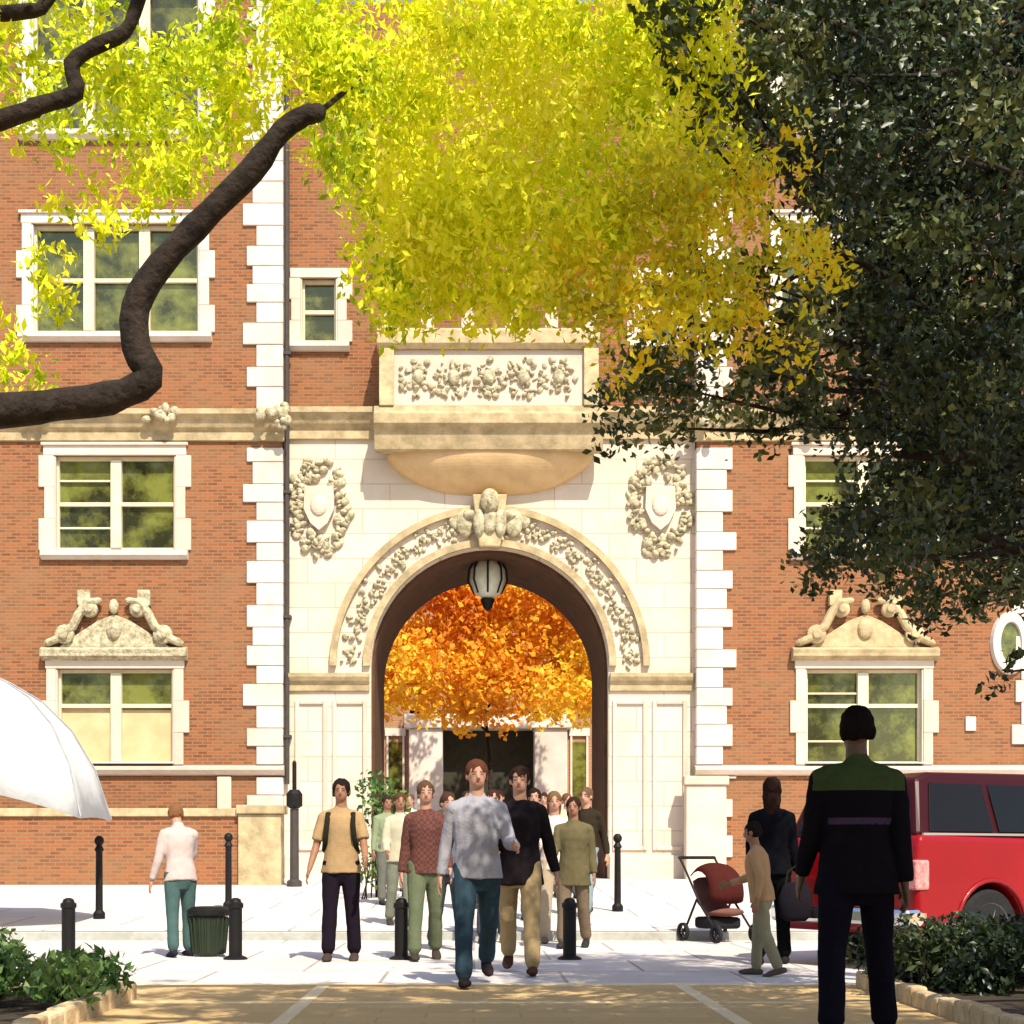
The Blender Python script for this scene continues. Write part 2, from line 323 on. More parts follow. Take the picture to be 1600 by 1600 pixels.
# windows
def window(a, b_, c, d, cols, kind, Y=YW, rows=2):
    x0, x1, z0, z1 = X(a, Y), X(b_, Y), Z(d, Y), Z(c, Y); W = x1-x0; H = z1-z0
    bm = B(); box(bm, x0+.01, x1-.01, Y+.20, Y+.23, z0+.01, z1-.01)
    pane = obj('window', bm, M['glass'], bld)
    bm = B(); f = .075
    yf0, yf1 = Y+.10, Y+.19
    box(bm, x0+.002, x0+f, yf0, yf1, z0+.002, z1-.002); box(bm, x1-f, x1-.002, yf0, yf1, z0+.002, z1-.002)
    box(bm, x0+f, x1-f, yf0+.002, yf1, z1-f, z1-.004); box(bm, x0+f, x1-f, yf0+.002, yf1, z0+.004, z0+f)
    for i in range(1, cols):
        xm = x0+W*i/cols; box(bm, xm-.11, xm+.11, yf0-.04, yf1+.002, z0+f, z1-f)
    zr = z0+H*(.5 if kind != 'low' else .62)
    for i in range(cols):
        xa = x0+W*i/cols+(.11 if i else f); xb = x0+W*(i+1)/cols-(.11 if i < cols-1 else f)
        box(bm, xa, xb, yf0+.01, yf1+.004, zr-.04, zr+.04)
        if (kind == 'mid' and i == 0) or (kind == 'low' and i == 0 and a > 700):
            for q in (.25, .75): box(bm, xa, xb, yf0+.03, yf1+.003, z0+H*q-.018, z0+H*q+.018)
    obj('frame', bm, M['frame'], pane)
    # stone surround, toothed
    bm = B(); sw = .20; tooth = .12; pr = .05
    nt_ = max(3, int(H/.55)); hh = H/nt_
    for i in range(nt_):
        t_ = sw+(tooth if i % 2 == (0 if kind != 'low' else 1) else 0)
        y_ = Y-pr-(.004 if i % 2 else 0)
        box(bm, x0-t_, x0-.002, y_, Y+.1, z0+hh*i, z0+hh*(i+1)); box(bm, x1+.002, x1+t_, y_, Y+.1, z0+hh*i, z0+hh*(i+1))
    box(bm, x0-sw-.02, x1+sw+.02, Y-pr-.01, Y+.098, z1+.002, z1+.2)
    box(bm, x0-.002, x0+.03, Y-.03, Y+.1, z0, z1-.01); box(bm, x1-.03, x1+.002, Y-.03, Y+.1, z0, z1-.01)
    if kind != 'small':
        box(bm, x0-sw-.06, x1+sw+.06, Y-pr-.06, Y-.01, z1+.2, z1+.26)
    obj('surround', bm, M['quoin'] if kind == 'big' else M['stone'], pane, bevel=.012)
    bm = B()
    if kind == 'low': prof(bm, [(Y-.13, z0+.022), (Y-.13, z0+.045), (Y-.02, z0+.06), (Y+.1, z0+.06), (Y+.1, z0+.022)], x0-.003, x1+.003)
    else: prof(bm, [(Y-.16, z0-.02), (Y-.16, z0-.12), (Y-.08, z0-.2), (Y+.1, z0-.2), (Y+.1, z0+.004), (Y-.02, z0+.004)], x0-sw-.06, x1+sw+.06)
    obj('sill', bm, M['quoin'], pane)
    if kind == 'low':
        bm = B()
        box(bm, x0+f, x0+W/2-.11, Y+.192, Y+.199, z0+f, z0+H*.62-.04)
        box(bm, x0+W/2+.11, x1-f, Y+.192, Y+.199, z0+f, z0+H*.58)
        if a < 700: obj('blind', bm, M['blind'], pane)
        else: bm.free()
        # broken scroll pediment
        bm = B(); cx = (x0+x1)/2
        prof(bm, [(Y-.22, z1+.30), (Y-.22, z1+.24), (Y-.05, z1+.16), (Y-.005, z1+.16), (Y-.005, z1+.44), (Y-.1, z1+.44), (Y-.24, z1+.38)], cx-1.52, cx+1.52)
        ngon_prism(bm, [(cx-1.15, z1+.44), (cx-.75, z1+.72), (cx-.35, z1+.98), (cx, z1+1.12), (cx+.35, z1+.98), (cx+.75, z1+.72), (cx+1.15, z1+.44)], Y-.10, Y-.004)
        for sg in (-1, 1):
            for (dx, dz_, r_) in ((1.02, .70, .20), (.5, 1.22, .17)):
                lathe(bm, [(r_*.5, -.2), (r_, -.16), (r_, -.03), (r_*.6, .0)], 16, (cx+sg*dx, Y-.02, z1+dz_), 'y')
                lathe(bm, [(r_*.3, -.25), (r_*.5, -.24), (r_*.5, -.2)], 12, (cx+sg*dx, Y-.02, z1+dz_), 'y')
            pts = [(cx+sg*1.38, Y-.12, z1+.52), (cx+sg*1.15, Y-.14, z1+.62), (cx+sg*.85, Y-.15, z1+.86), (cx+sg*.72, Y-.15, z1+1.12), (cx+sg*.55, Y-.14, z1+1.36), (cx+sg*.30, Y-.13, z1+1.40)]
            loft(bm, pts, [.08, .09, .1, .1, .1, .07], Vector((0, 1, 0)), 8)
            box(bm, cx+sg*.62-.13, cx+sg*.62+.13, Y-.16, Y-.01, z1+1.30, z1+1.62)
        ell(bm, (cx, Y-.12, z1+.82), (.16, .09, .22)); ell(bm, (cx, Y-.12, z1+1.28), (.1, .08, .16))
        obj('pediment', bm, M['carve'] if a < 700 else M['stone_y'], pane, bevel=.01)
    return pane
for a, b_, c, d, n, k, mm in wins: window(a, b_, c, d, n, k)
for (a, b_) in ((470, 527), (2*CX-527, 2*CX-470)):
    window(a, b_, 435, 535, 1, 'small', YP)
# oval window on the far right
bm = B(); ox, oz = X(1578), Z(1005)
n = 28
def oval(rx, rz, y): return [bm.verts.new((ox+rx*math.cos(2*PI*k/n), y, oz+rz*math.sin(2*PI*k/n))) for k in range(n)]
a_, b2, c2 = oval(.42, .66, YW-.004), oval(.38, .62, YW-.1), oval(.22, .44, YW-.1); d2 = oval(.2, .42, YW-.01)
for r0, r1 in ((a_, b2), (b2, c2), (c2, d2)):
    for k in range(n): bm.faces.new((r0[k], r0[(k+1) % n], r1[(k+1) % n], r1[k]))
ov = obj('oval_window_surround', bm, M['quoin'], bld)
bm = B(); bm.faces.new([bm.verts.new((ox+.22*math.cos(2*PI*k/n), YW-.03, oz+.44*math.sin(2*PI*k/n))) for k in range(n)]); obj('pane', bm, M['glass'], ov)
bm = B(); box(bm, X(1508), X(1524), YW-.05, YW-.004, Z(1142), Z(1120)); obj('wall_plaque', bm, M['quoin'], bld, bevel=.01)
# quoins
def quoins(x_edge, sg, z0, z1, Y=YW, name='quoins', seed=1):
    rr = random.Random(seed); bm = B(); z = z0; i = 0
    while z < z1-.05:
        h = min(rr.choice((.38, .42, .46)), z1-z); wd = .52 if i % 2 == 0 else .72
        if rr.random() < .25: wd += .08
        xa, xb = (x_edge-wd, x_edge+.03) if sg < 0 else (x_edge-.03, x_edge+wd)
        box(bm, xa, xb, Y-.05-(i % 2)*.006, Y+.3, z+.006, z+h-.006); z += h; i += 1
    obj(name, bm, M['quoin'], bld, bevel=.015)
for (zz0, zz1, sd_) in ((Z(1195), Z(700), 3), (Z(640), ZT-.2, 5)):
    quoins(xl, -1, zz0, zz1, seed=sd_); quoins(xr, 1, zz0, zz1, seed=sd_+1)
quoins(X(1640), -1, Z(1195), Z(700), seed=9)
quoins(xl, -1, .62, Z(1212), seed=2); quoins(xr, 1, .62, Z(1212), seed=4)
# string courses
for nm, (p1, p2), mm in (('water_table', (1196, 1212), 'stone'), ('cornice', (640, 690), 'stone_y')):
    bm = B(); z0, z1 = Z(p2), Z(p1)
    if nm == 'water_table': pr = [(YW-.002, z0), (YW-.10, z0+.02), (YW-.16, z1-.1), (YW-.16, z1-.04), (YW-.002, z1)]
    else: pr = [(YW-.002, z0), (YW-.07, z0+.01), (YW-.07, z0+.2), (YW-.14, z0+.26), (YW-.2, z0+.42), (YW-.30, z0+.50), (YW-.30, z1-.06), (YW-.002, z1)]
    prof(bm, pr, -22, xl+(.06)); prof(bm, pr, xr-.06, 22)
    obj(nm, bm, M[mm], bld)
bm = B(); z0, z1 = Z(690, YP), Z(640, YP)
prof(bm, [(YP-.12, z0), (YP-.2, z0+.01), (YP-.2, z0+.2), (YP-.3, z0+.3), (YP-.36, z0+.42), (YP-.44, z0+.5), (YP-.44, z1-.06), (YP-.002, z1), (YP-.002, z0)], xl+.065, xr-.065)
obj('cornice', bm, M['stone_y'], bld)
# carved leafy bosses on the cornice
for px in (60, 255, 435, 1095, 1275, 1470):
    bm = B(); c = Vector((X(px), YW-.42 if 400 < px < 1130 else YW-.32, Z(655)))
    for k in range(16):
        a = random.uniform(0, 2*PI); r_ = random.uniform(.02, .34)
        ell(bm, c+Vector((r_*math.cos(a), random.uniform(-.06, .06), r_*math.sin(a)*.8)), (random.uniform(.05, .12), .06, random.uniform(.05, .12)), 8, 6)
    obj('cornice_boss', bm, M['carve'], bld, smooth=True)
bm = B(); box(bm, -22.3, xl+.3, YW-.35, YW+.4, ZT-.25, ZT+.2); box(bm, xr-.3, 22.3, YW-.35, YW+.4, ZT-.25, ZT+.2); obj('parapet', bm, M['stone'], bld)
# portal slab with arched opening
ax, azc, ar = X(CX, YP), Z(1042, YP), 185*YP/F
YF = YP-.12
def arch_pts(r, n=28, cz=azc): return [(ax+r*math.cos(PI-PI*k/n), cz+r*math.sin(PI-PI*k/n)) for k in range(n+1)]
bm = B()
g0 = .5; topz = Z(690, YP)
ap = [(ax-ar, g0)]+arch_pts(ar)+[(ax+ar, g0)]
L_, R_ = xl+.02, xr-.02
op = [(L_, g0)]
for (x_, z_) in ap[1:-1]:
    dx, dz_ = x_-ax, z_-azc
    k = min((R_-ax)/dx if dx > 1e-6 else 1e9, (L_-ax)/dx if dx < -1e-6 else 1e9, (topz-azc)/dz_ if dz_ > 1e-6 else 1e9)
    op.append((ax+dx*k, azc+dz_*k))
op.append((R_, g0))
va = [bm.verts.new((x_, YF, z_)) for x_, z_ in ap]; vo = [bm.verts.new((x_, YF, z_)) for x_, z_ in op]
for i in range(len(va)-1):
    if abs(op[i][0]-op[i+1][0]) > .01 and abs(op[i][1]-op[i+1][1]) > .01:   # corner fill
        cv = bm.verts.new((L_ if op[i][0] < ax and op[i+1][0] < ax else R_, YF, topz)); bm.faces.new((va[i], va[i+1], vo[i+1], cv, vo[i]))
    else: bm.faces.new((va[i], va[i+1], vo[i+1], vo[i]))
vb = [bm.verts.new((x_, YF+.55, z_)) for x_, z_ in ap]
for i in range(len(va)-1): bm.faces.new((va[i], vb[i], vb[i+1], va[i+1]))
obj('portal', bm, M['ashlar'], bld, recalc=False)
# tunnel vault
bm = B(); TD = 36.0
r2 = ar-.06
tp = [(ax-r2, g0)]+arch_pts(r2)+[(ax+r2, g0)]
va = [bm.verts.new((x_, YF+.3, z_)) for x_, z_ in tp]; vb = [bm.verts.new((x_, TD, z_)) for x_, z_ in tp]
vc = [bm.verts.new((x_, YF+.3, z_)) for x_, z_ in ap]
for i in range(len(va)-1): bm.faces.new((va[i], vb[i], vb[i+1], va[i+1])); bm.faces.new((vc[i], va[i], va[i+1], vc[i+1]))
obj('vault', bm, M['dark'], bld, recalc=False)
# rear wall of the gate bay
bm = B(); va = [bm.verts.new((x_, TD, z_)) for x_, z_ in tp]
orr = [(xl, g0)]+[(x_*1.0+(x_-ax)*.0, z_) for x_, z_ in []]
op2 = []
for (x_, z_) in tp:
    dx, dz_ = x_-ax, max(z_-azc, 0)
    k = min((xr-ax)/abs(dx) if abs(dx) > 1e-6 else 1e9, (19.0-azc)/dz_ if dz_ > 1e-6 else 1e9)
    op2.append((ax+dx*k, azc+dz_*k if dz_ > 0 else z_))
vo = [bm.verts.new((x_, TD, z_)) for x_, z_ in op2]
for i in range(len(va)-1): bm.faces.new((va[i], va[i+1], vo[i+1], vo[i]))
obj('rear_wall', bm, M['brick'], bld, recalc=False)
# archivolt: three raised bands + carved roses
def band(bm, r0, r1, y0, y1, z_down=None, n=44):
    P = arch_pts(1, n, 0)
    P = [((p[0]-ax), p[1]) for p in P]
    i0 = [bm.verts.new((ax+p[0]*r0, y1, azc+p[1]*r0)) for p in P]; i1 = [bm.verts.new((ax+p[0]*r0, y0, azc+p[1]*r0)) for p in P]
    o1 = [bm.verts.new((ax+p[0]*r1, y0, azc+p[1]*r1)) for p in P]; o0 = [bm.verts.new((ax+p[0]*r1, y1, azc+p[1]*r1)) for p in P]
    for a, b_ in ((i0, i1), (i1, o1), (o1, o0)):
        for k in range(n): bm.faces.new((a[k], b_[k], b_[k+1], a[k+1]))
    for k in (0, n): bm.faces.new((i0[k], i1[k], o1[k], o0[k]))
bm = B(); band(bm, ar+.01, ar+.16, YF-.10, YF+.1); band(bm, ar+.72, ar+.86, YF-.12, YF+.02)
obj('archivolt', bm, M['stone_y'], bld)
bm = B(); rr = random.Random(4)
for k in range(23):
    a = PI*(k+.5)/23; c = Vector((ax+(ar+.44)*math.cos(a), YF-.02, azc+(ar+.44)*math.sin(a)))
    if k == 11: continue
    for q in range(14):
        b_ = rr.uniform(0, 2*PI); r_ = rr.uniform(.06, .24)
        ell(bm, c+Vector((r_*math.cos(b_), 0, r_*math.sin(b_))), (rr.uniform(.025, .07), rr.uniform(.03, .08), rr.uniform(.025, .07)), 8, 5, Matrix.Rotation(rr.uniform(0, 3), 4, 'Y'))
    ell(bm, c, (.06, .10, .06), 8, 5)
    if k == 10: obj('carved_roses', bm, M['carve'], bld, smooth=True); bm = B()
obj('carved_roses', bm, M['carve'], bld, smooth=True)
# keystone with bracket and mask
bm = B()
ngon_prism(bm, [(ax-.22, azc+ar-.05), (ax+.22, azc+ar-.05), (ax+.36, azc+ar+1.05), (ax-.36, azc+ar+1.05)], YF-.3, YF+.05)
obj('keystone', bm, M['stone_y'], bld, bevel=.03)
bm = B(); zk = azc+ar+.55
ell(bm, (ax, YF-.36, zk+.35), (.2, .16, .25)); ell(bm, (ax, YF-.5, zk+.30), (.05, .06, .08))
for sg in (-1, 1):
    ell(bm, (ax+sg*.22, YF-.3, zk-.1), (.13, .1, .3)); ell(bm, (ax+sg*.36, YF-.16, zk+.1), (.2, .1, .1)); ell(bm, (ax+sg*.5, YF-.1, zk-.05), (.2, .07, .3))
    ell(bm, (ax+sg*.72, YF-.06, zk+.02), (.14, .06, .2))
ell(bm, (ax, YF-.3, zk-.05), (.15, .12, .3))
obj('keystone_mask', bm, M['carve'], bld, smooth=True)
# medallions
for sg, px in ((-1, 500), (1, 1030)):
    cx, cz = X(px, YP), Z(795, YP); bm = B()
    rr = random.Random(px)
    for k in range(150):
        a = rr.uniform(0, 2*PI); q = rr.uniform(.62, 1.12)
        ell(bm, (cx+.60*q*math.cos(a), YF-.03, cz+.94*q*math.sin(a)), (rr.uniform(.03, .11), rr.uniform(.03, .12), rr.uniform(.03, .12)), 8, 6, Matrix.Rotation(rr.uniform(0, 3), 4, 'Y'))
    obj('medallion', bm, M['carve'], bld, smooth=True)
    md = bpy.context.scene.collection.objects[-1]
    bm = B(); ngon_prism(bm, [(cx-.3, cz+.42), (cx+.3, cz+.42), (cx+.32, cz-.05), (cx+.18, cz-.35), (cx, cz-.5), (cx-.18, cz-.35), (cx-.32, cz-.05)], YF-.14, YF-.01)
    ell(bm, (cx, YF-.15, cz+.02), (.18, .06, .22)); obj('shield', bm, M['stone'], md, bevel=.03)
# imposts, pilasters, panels
for (a, b_) in ((452, 578), (952, 1080)):
    bm = B()
    x0, x1 = X(a, YP), X(b_, YP); z0, z1 = Z(1082, YP), Z(1052, YP)
    prof(bm, [(YF+.02, z0), (YF-.06, z0+.02), (YF-.07, z0+.14), (YF-.14, z0+.22), (YF-.18, z0+.30), (YF-.18, z1-.03), (YF+.02, z1)], x0, x1)
    obj('impost', bm, M['stone_y'], bld)
for (a, b_) in ((462, 512), (520, 574), (956, 1010), (1018, 1072)):
    bm = B(); x0, x1 = X(a, YP), X(b_, YP); z0, z1 = 1.15, Z(1095, YP); t_ = .09; y0, y1 = YF-.05, YF+.03
    box(bm, x0, x0+t_, y0, y1, z0, z1); box(bm, x1-t_, x1, y0, y1, z0, z1); box(bm, x0+t_, x1-t_, y0+.003, y1, z0, z0+t_); box(bm, x0+t_, x1-t_, y0+.003, y1, z1-t_, z1)
    obj('panel_moulding', bm, M['stone'], bld, bevel=.02)
for (a, b_) in ((446, 579), (951, 1084)):
    bm = B(); box(bm, X(a, YP), X(b_, YP), YF-.10, YF+.02, .52, 1.05); obj('plinth', bm, M['stone'], bld, bevel=.03)
bm = B()
rr = random.Random(8)
for z in np.arange(1.2, topz-.3, .62):     # ashlar joints as fine grooves set proud/dark is real mortar
    pass
bm.free()
# balcony
YB = 31.45
bx0, bx1 = X(592, YB), X(935, YB)
bm = B()
z0, z1 = Z(632, YB), Z(545, YB)
box(bm, bx0+.12, bx1-.12, YB+.08, YP-.45, z0, z1)
obj('balcony_parapet', bm, M['stone'], bld)
bm = B()
prof(bm, [(YB, z1+.01), (YB-.08, z1+.1), (YB-.08, z1+.36), (YB+.02, Z(512, YB)), (YB+.3, Z(512, YB)), (YB+.3, z1+.01)], bx0-.04, bx1+.04)
prof(bm, [(YB+.02, z0-.02), (YB-.02, z0-.14), (YB-.16, z0-.22), (YB-.16, z0-.42), (YB-.02, z0-.55), (YB+.08, z0-.9), (YP-.46, z0-.9), (YP-.46, z0-.02)], bx0-.1, bx1+.1)
for px in (604, 924):
    box(bm, X(px, YB)-.15, X(px, YB)+.15, YB-.03, YB+.3, z0-.02, z1+.01)
obj('balcony_rail', bm, M['stone_y'], bld, bevel=.01)
for px in (605, 668, 731, 799, 862, 922):
    bm = B(); x_ = X(px, YB); zt = Z(512, YB)
    box(bm, x_-.13, x_+.13, YB, YB+.26, zt+.002, zt+.3)
    lathe(bm, [(.09, .3), (.13, .38), (.07, .5), (.11, .62), (.02, .9)], 10, (x_, YB+.13, zt))
    obj('finial', bm, M['stone'], bld)
bm = B(); rr = random.Random(3)
for i in range(5):
    cx = bx0+.45+(bx1-bx0-.9)*(i+.5)/5; cz = (z0+z1)/2
    for k in range(44):
        a = rr.uniform(0, 2*PI); r_ = rr.uniform(.1, .44)
        ell(bm, (cx+r_*math.cos(a), YB+.07, cz+r_*math.sin(a)*.95), (rr.uniform(.02, .08), rr.uniform(.03, .09), rr.uniform(.02, .09)), 8, 5, Matrix.Rotation(rr.uniform(0, 3), 4, 'Y'))
    ell(bm, (cx, YB+.05, cz), (.13, .1, .17), 8, 6)
obj('balcony_carving', bm, M['carve'], bld, smooth=True)
# corbel under the balcony (inverted tapering hull)
bm = B(); rings = []
N_C = 16
for q in range(15):
    f_ = q/14; hw = .26+1.90*math.sqrt(max(0, 1-f_**1.5)); yf = YB+.12+.66*f_**1.8; zz = z0-.9-.80*f_
    ring = []
    for k in range(N_C+1):
        a = PI*k/N_C; ring.append(bm.verts.new((ax-hw*math.cos(a), YF-(YF-yf)*(math.sin(a)**.55 if 0 < k < N_C else 0), zz)))
    rings.append(ring)
for i in range(len(rings)-1):
    for k in range(N_C): bm.faces.new((rings[i][k], rings[i][k+1], rings[i+1][k+1], rings[i+1][k]))
bm.faces.new(rings[0]); bm.faces.new(rings[-1])
obj('balcony_corbel', bm, M['stone_w'], bld)
# basement corner piers, downpipe
for (a, b_) in ((372, 438), (1068, 1130)):
    bm = B()
    if a > 700: box(bm, X(a), X(b_), YW-.42, YW-.06, .5, Z(1228)); box(bm, X(a)-.05, X(b_)+.05, YW-.47, YW-.06, Z(1228)+.002, Z(1214))
    else: box(bm, X(340), X(362), YW-.10, YW-.004, .5, Z(1214))
    obj('corner_pier', bm, M['stone'], bld, bevel=.02)
bm = B(); xp = xl+.10
loft(bm, [(xp, YP-.26, z_) for z_ in (Z(1225), 5, 9.5, 18.6)], [.055]*4, n=10, round_ends=False)
box(bm, xp-.15, xp+.15, YP-.52, YP-.14, 18.4, 18.75)
for z_ in (3.5, 6, 8.6, 11.5): box(bm, xp-.09, xp+.09, YP-.33, YP-.12, z_, z_+.06)
obj('downpipe', bm, M['pipe'], bld)

# low brick garden wall on the left, with pier
YL = 29.0
gw = empty('garden_wall', (X(150, YL), YL, gz(YL)), 0, 'low brick wall with a flat stone coping in front of the left wing', 'wall')
def ch(o): # keep world placement under a parent placed away from origin
    p = o.parent; o.matrix_parent_inverse = Matrix.Translation(-Vector(p.location)); return o
bm = B(); box(bm, -18, X(372, YL), YL, YL+.35, .3, Z(1276, YL)); ch(obj('brick_face', bm, M['brick'], gw))
bm = B(); box(bm, -18, X(372, YL)+.0, YL-.06, YL+.41, Z(1276, YL)+.002, Z(1263, YL)); ch(obj('coping', bm, M['stone_y'], gw, bevel=.015))
bm = B(); box(bm, X(373, YL), X(440, YL), YL-.1, YL+.45, .3, Z(1272, YL)); box(bm, X(373, YL)-.03, X(440, YL)+.06, YL-.16, YL+.5, Z(1272, YL)+.002, Z(1258, YL)); ch(obj('pier', bm, M['stone_y'], gw, bevel=.02))

# lantern in the arch
lx, ly, lz = X(762, 33.6), 33.6, Z(905, 33.6)
la = empty('lantern', (lx, ly, lz), 0, 'round glass lantern hanging under the crown of the archway', 'lantern')
bm = B(); lathe(bm, [(.12, -.42), (.30, -.30), (.40, -.05), (.38, .2), (.26, .38), (.12, .44)], 16); g = obj('globe', bm, mat('milky_glass', (.62, .62, .52), .25, (.5, .52, .42), 5, spec=.6), la, smooth=True)
bm = B(); lathe(bm, [(.46, .36), (.5, .40), (.36, .56), (.1, .66)], 16)
lathe(bm, [(.02, -.7), (.1, -.62), (.16, -.44), (.12, -.42)], 12)
for k in range(8):
    a = 2*PI*k/8; loft(bm, [(.3*math.cos(a), .3*math.sin(a), -.32), (.43*math.cos(a), .43*math.sin(a), -.05), (.41*math.cos(a), .41*math.sin(a), .2), (.3*math.cos(a), .3*math.sin(a), .40)], [.02]*4, n=6)
loft(bm, [(0, 0, .6), (0, 0, azc+r2-lz-.02)], [.02, .02], n=6); obj('lantern_frame', bm, M['iron'], la)

# ------------------------------------------------------------------ courtyard
YC = 66.0
cb_ = empty('courtyard_hall', (X(762, YC), YC, .55), 0, 'brick hall with a pale stone porch seen through the archway', 'building')
bm = B(); box(bm, -30, X(640, YC)-.0, YC, YC+8, .4, 22); box(bm, X(885, YC), 30, YC, YC+8, .4, 22); box(bm, X(640, YC), X(885, YC), YC+.003, YC+8, Z(1120, YC)+.3, 22)
ch(obj('wall', bm, M['brick_dark'], cb_))
bm = B(); y0 = YC-.7
box(bm, X(640, YC), X(692, YC), y0, YC+.8, .56, Z(1140, YC)); box(bm, X(834, YC), X(885, YC), y0, YC+.8, .56, Z(1140, YC)); box(bm, X(640, YC)-.2, X(885, YC)+.2, y0-.15, YC+.8, Z(1140, YC)+.002, Z(1118, YC))
ch(obj('stone_porch', bm, M['quoin'], cb_, bevel=.05))
bm = B(); box(bm, X(692, YC), X(834, YC), YC+.6, YC+.75, .56, Z(1140, YC)); ch(obj('doorway', bm, mat('dark_opening', (.035, .035, .018), .7, (.02, .02, .012), 3), cb_))  # dark panel standing in for the unlit depth of the porch opening
for px in (618, 905):
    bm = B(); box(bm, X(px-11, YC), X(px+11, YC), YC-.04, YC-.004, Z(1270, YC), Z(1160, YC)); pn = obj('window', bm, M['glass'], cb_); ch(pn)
    bm = B()
    for dx in (-14, 11): box(bm, X(px+dx, YC), X(px+dx+3, YC), YC-.1, YC-.004, Z(1275, YC), Z(1150, YC))
    box(bm, X(px-16, YC), X(px+16, YC), YC-.12, YC-.004, Z(1150, YC)+.002, Z(1138, YC))
    obj('window_surround', bm, M['quoin'], pn)

def tree(name, base, limbs, crown, L, Wd, lm, label, cat='tree', group=None, tints=None, droop=.3, barkm=None):
    """limbs: list of (points, radii) in world space; crown: (centres array, tint)"""
    t_ = empty(name, base, 0, label, cat, group)
    bm = B()
    for pts, rad in limbs:
        loft(bm, pts, rad, Vector((0, 1, 0)) if abs(pts[-1][0]-pts[0][0]) > abs(pts[-1][1]-pts[0][1]) else Vector((1, 0, 0)), 10)
    bmesh.ops.recalc_face_normals(bm, faces=bm.faces)
    ch(obj('trunk', bm, barkm or M['bark'], t_, smooth=True))
    ch(leaf_mesh('crown', crown[0], L, Wd, crown[1], lm, t_, droop))
    return t_
def smooth_path(pts, k=4):
    """catmull-rom"""
    P = [Vector(p) for p in pts]; out = []
    for i in range(len(P)-1):
        p0, p1, p2, p3 = P[max(i-1, 0)], P[i], P[i+1], P[min(i+2, len(P)-1)]
        for j in range(k):
            t_ = j/k; out.append(.5*((2*p1)+(p2-p0)*t_+(2*p0-5*p1+4*p2-p3)*t_*t_+(3*p1-p0-3*p2+p3)*t_**3))
    return out+[P[-1]]
def limb(pts, r0, r1, k=4, jit=0.0):
    q = smooth_path(pts, k); n = len(q)
    q = [p+Vector((random.gauss(0, jit), random.gauss(0, jit), random.gauss(0, jit))) if 0 < i < n-1 else p for i, p in enumerate(q)]
    return (q, [(r0+(r1-r0)*i/(n-1))*random.uniform(.9, 1.12) for i in range(n)])
# orange tree in the courtyard
YO = 56.0
cen, tin = [], []
for i in range(150):
    px = 575+(i % 15)*27+random.uniform(-14, 14); py = 875+(i//15)*25+random.uniform(-13, 10)
    if abs(px-760)/190 > 1.02-(max(0, 930-py)/90): pass
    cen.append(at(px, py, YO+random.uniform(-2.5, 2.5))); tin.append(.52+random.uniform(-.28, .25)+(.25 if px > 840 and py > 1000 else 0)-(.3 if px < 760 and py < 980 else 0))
for i in range(30):
    cen.append((random.uniform(-5, 6), YO+random.uniform(-3, 3), random.uniform(11.5, 16))); tin.append(.4)
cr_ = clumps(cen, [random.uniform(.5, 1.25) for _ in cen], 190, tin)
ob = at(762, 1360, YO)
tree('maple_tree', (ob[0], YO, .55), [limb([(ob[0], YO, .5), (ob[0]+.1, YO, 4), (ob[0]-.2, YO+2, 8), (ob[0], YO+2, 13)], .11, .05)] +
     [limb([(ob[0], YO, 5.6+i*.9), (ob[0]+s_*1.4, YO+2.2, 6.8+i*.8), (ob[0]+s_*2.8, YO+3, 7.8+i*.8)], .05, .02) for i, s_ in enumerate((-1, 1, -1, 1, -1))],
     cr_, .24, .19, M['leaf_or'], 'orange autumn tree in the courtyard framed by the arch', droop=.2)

# ------------------------------------------------------------------ near trees
BY = 6.2
b1 = [(-4.3, 6.6, 2.5), (-3.2, 6.3, 2.75), at(0, 642, BY), at(90, 632, BY), at(170, 622, BY), at(232, 592, BY), at(214, 545, BY), at(212, 480, BY), at(250, 415, BY), at(330, 330, BY), at(392, 268, BY), at(440, 205, BY), at(478, 180, BY), at(496, 176, BY+.03), at(530, 150, BY+.3), at(600, 90, BY+.7)]
b2 = [(-4.2, 6.7, 3.2), (-3.0, 6.3, 3.7), at(0, 188, BY), at(60, 165, BY), at(118, 145, BY), at(112, 100, BY), at(150, 72, BY), at(195, 50, BY), at(215, 5, BY), at(240, -60, BY), (-1.0, 6.3, 5.6)]
b3 = [(-4.2, 6.7, 3.6), (-2.6, 6.6, 4.5), at(20, 20, BY+.2), at(90, -20, BY+.2), (-1.2, 6.4, 5.5)]
random.seed(21)
Ylimbs = [limb([(-4.4, 6.8, -.05), (-4.38, 6.75, .4), (-4.3, 6.7, 1.6), (-4.2, 6.6, 3.2), (-4.1, 6.4, 5.0), (-3.8, 6.0, 7.0)], .30, .12),
          (lambda L_: (L_[0], [r if i < len(L_[0])-6 else .012 for i, r in enumerate(L_[1])]))(limb(b1, .072, .034, 3)), limb(b2, .045, .02, 3), limb(b3, .04, .02, 3),
          limb([(-4.1, 6.5, 4.6), (-2.8, 6.7, 5.9), (-1, 7, 6.2), (.8, 7.2, 6.1), (2.2, 7.3, 5.9)], .13, .05, 4, .02),
          limb([(-4.1, 6.5, 5.2), (-2.6, 5, 6.6), (-.5, 4, 7.2), (2, 3.4, 7.4)], .12, .05, 4, .03)]
dense = [(440, -60), (1080, -60), (1125, 150), (1130, 250), (1080, 330), (990, 340), (930, 430), (840, 470), (700, 480), (610, 500), (575, 380), (560, 290), (500, 250), (460, 100)]
cen, rad, tin = [], [], []
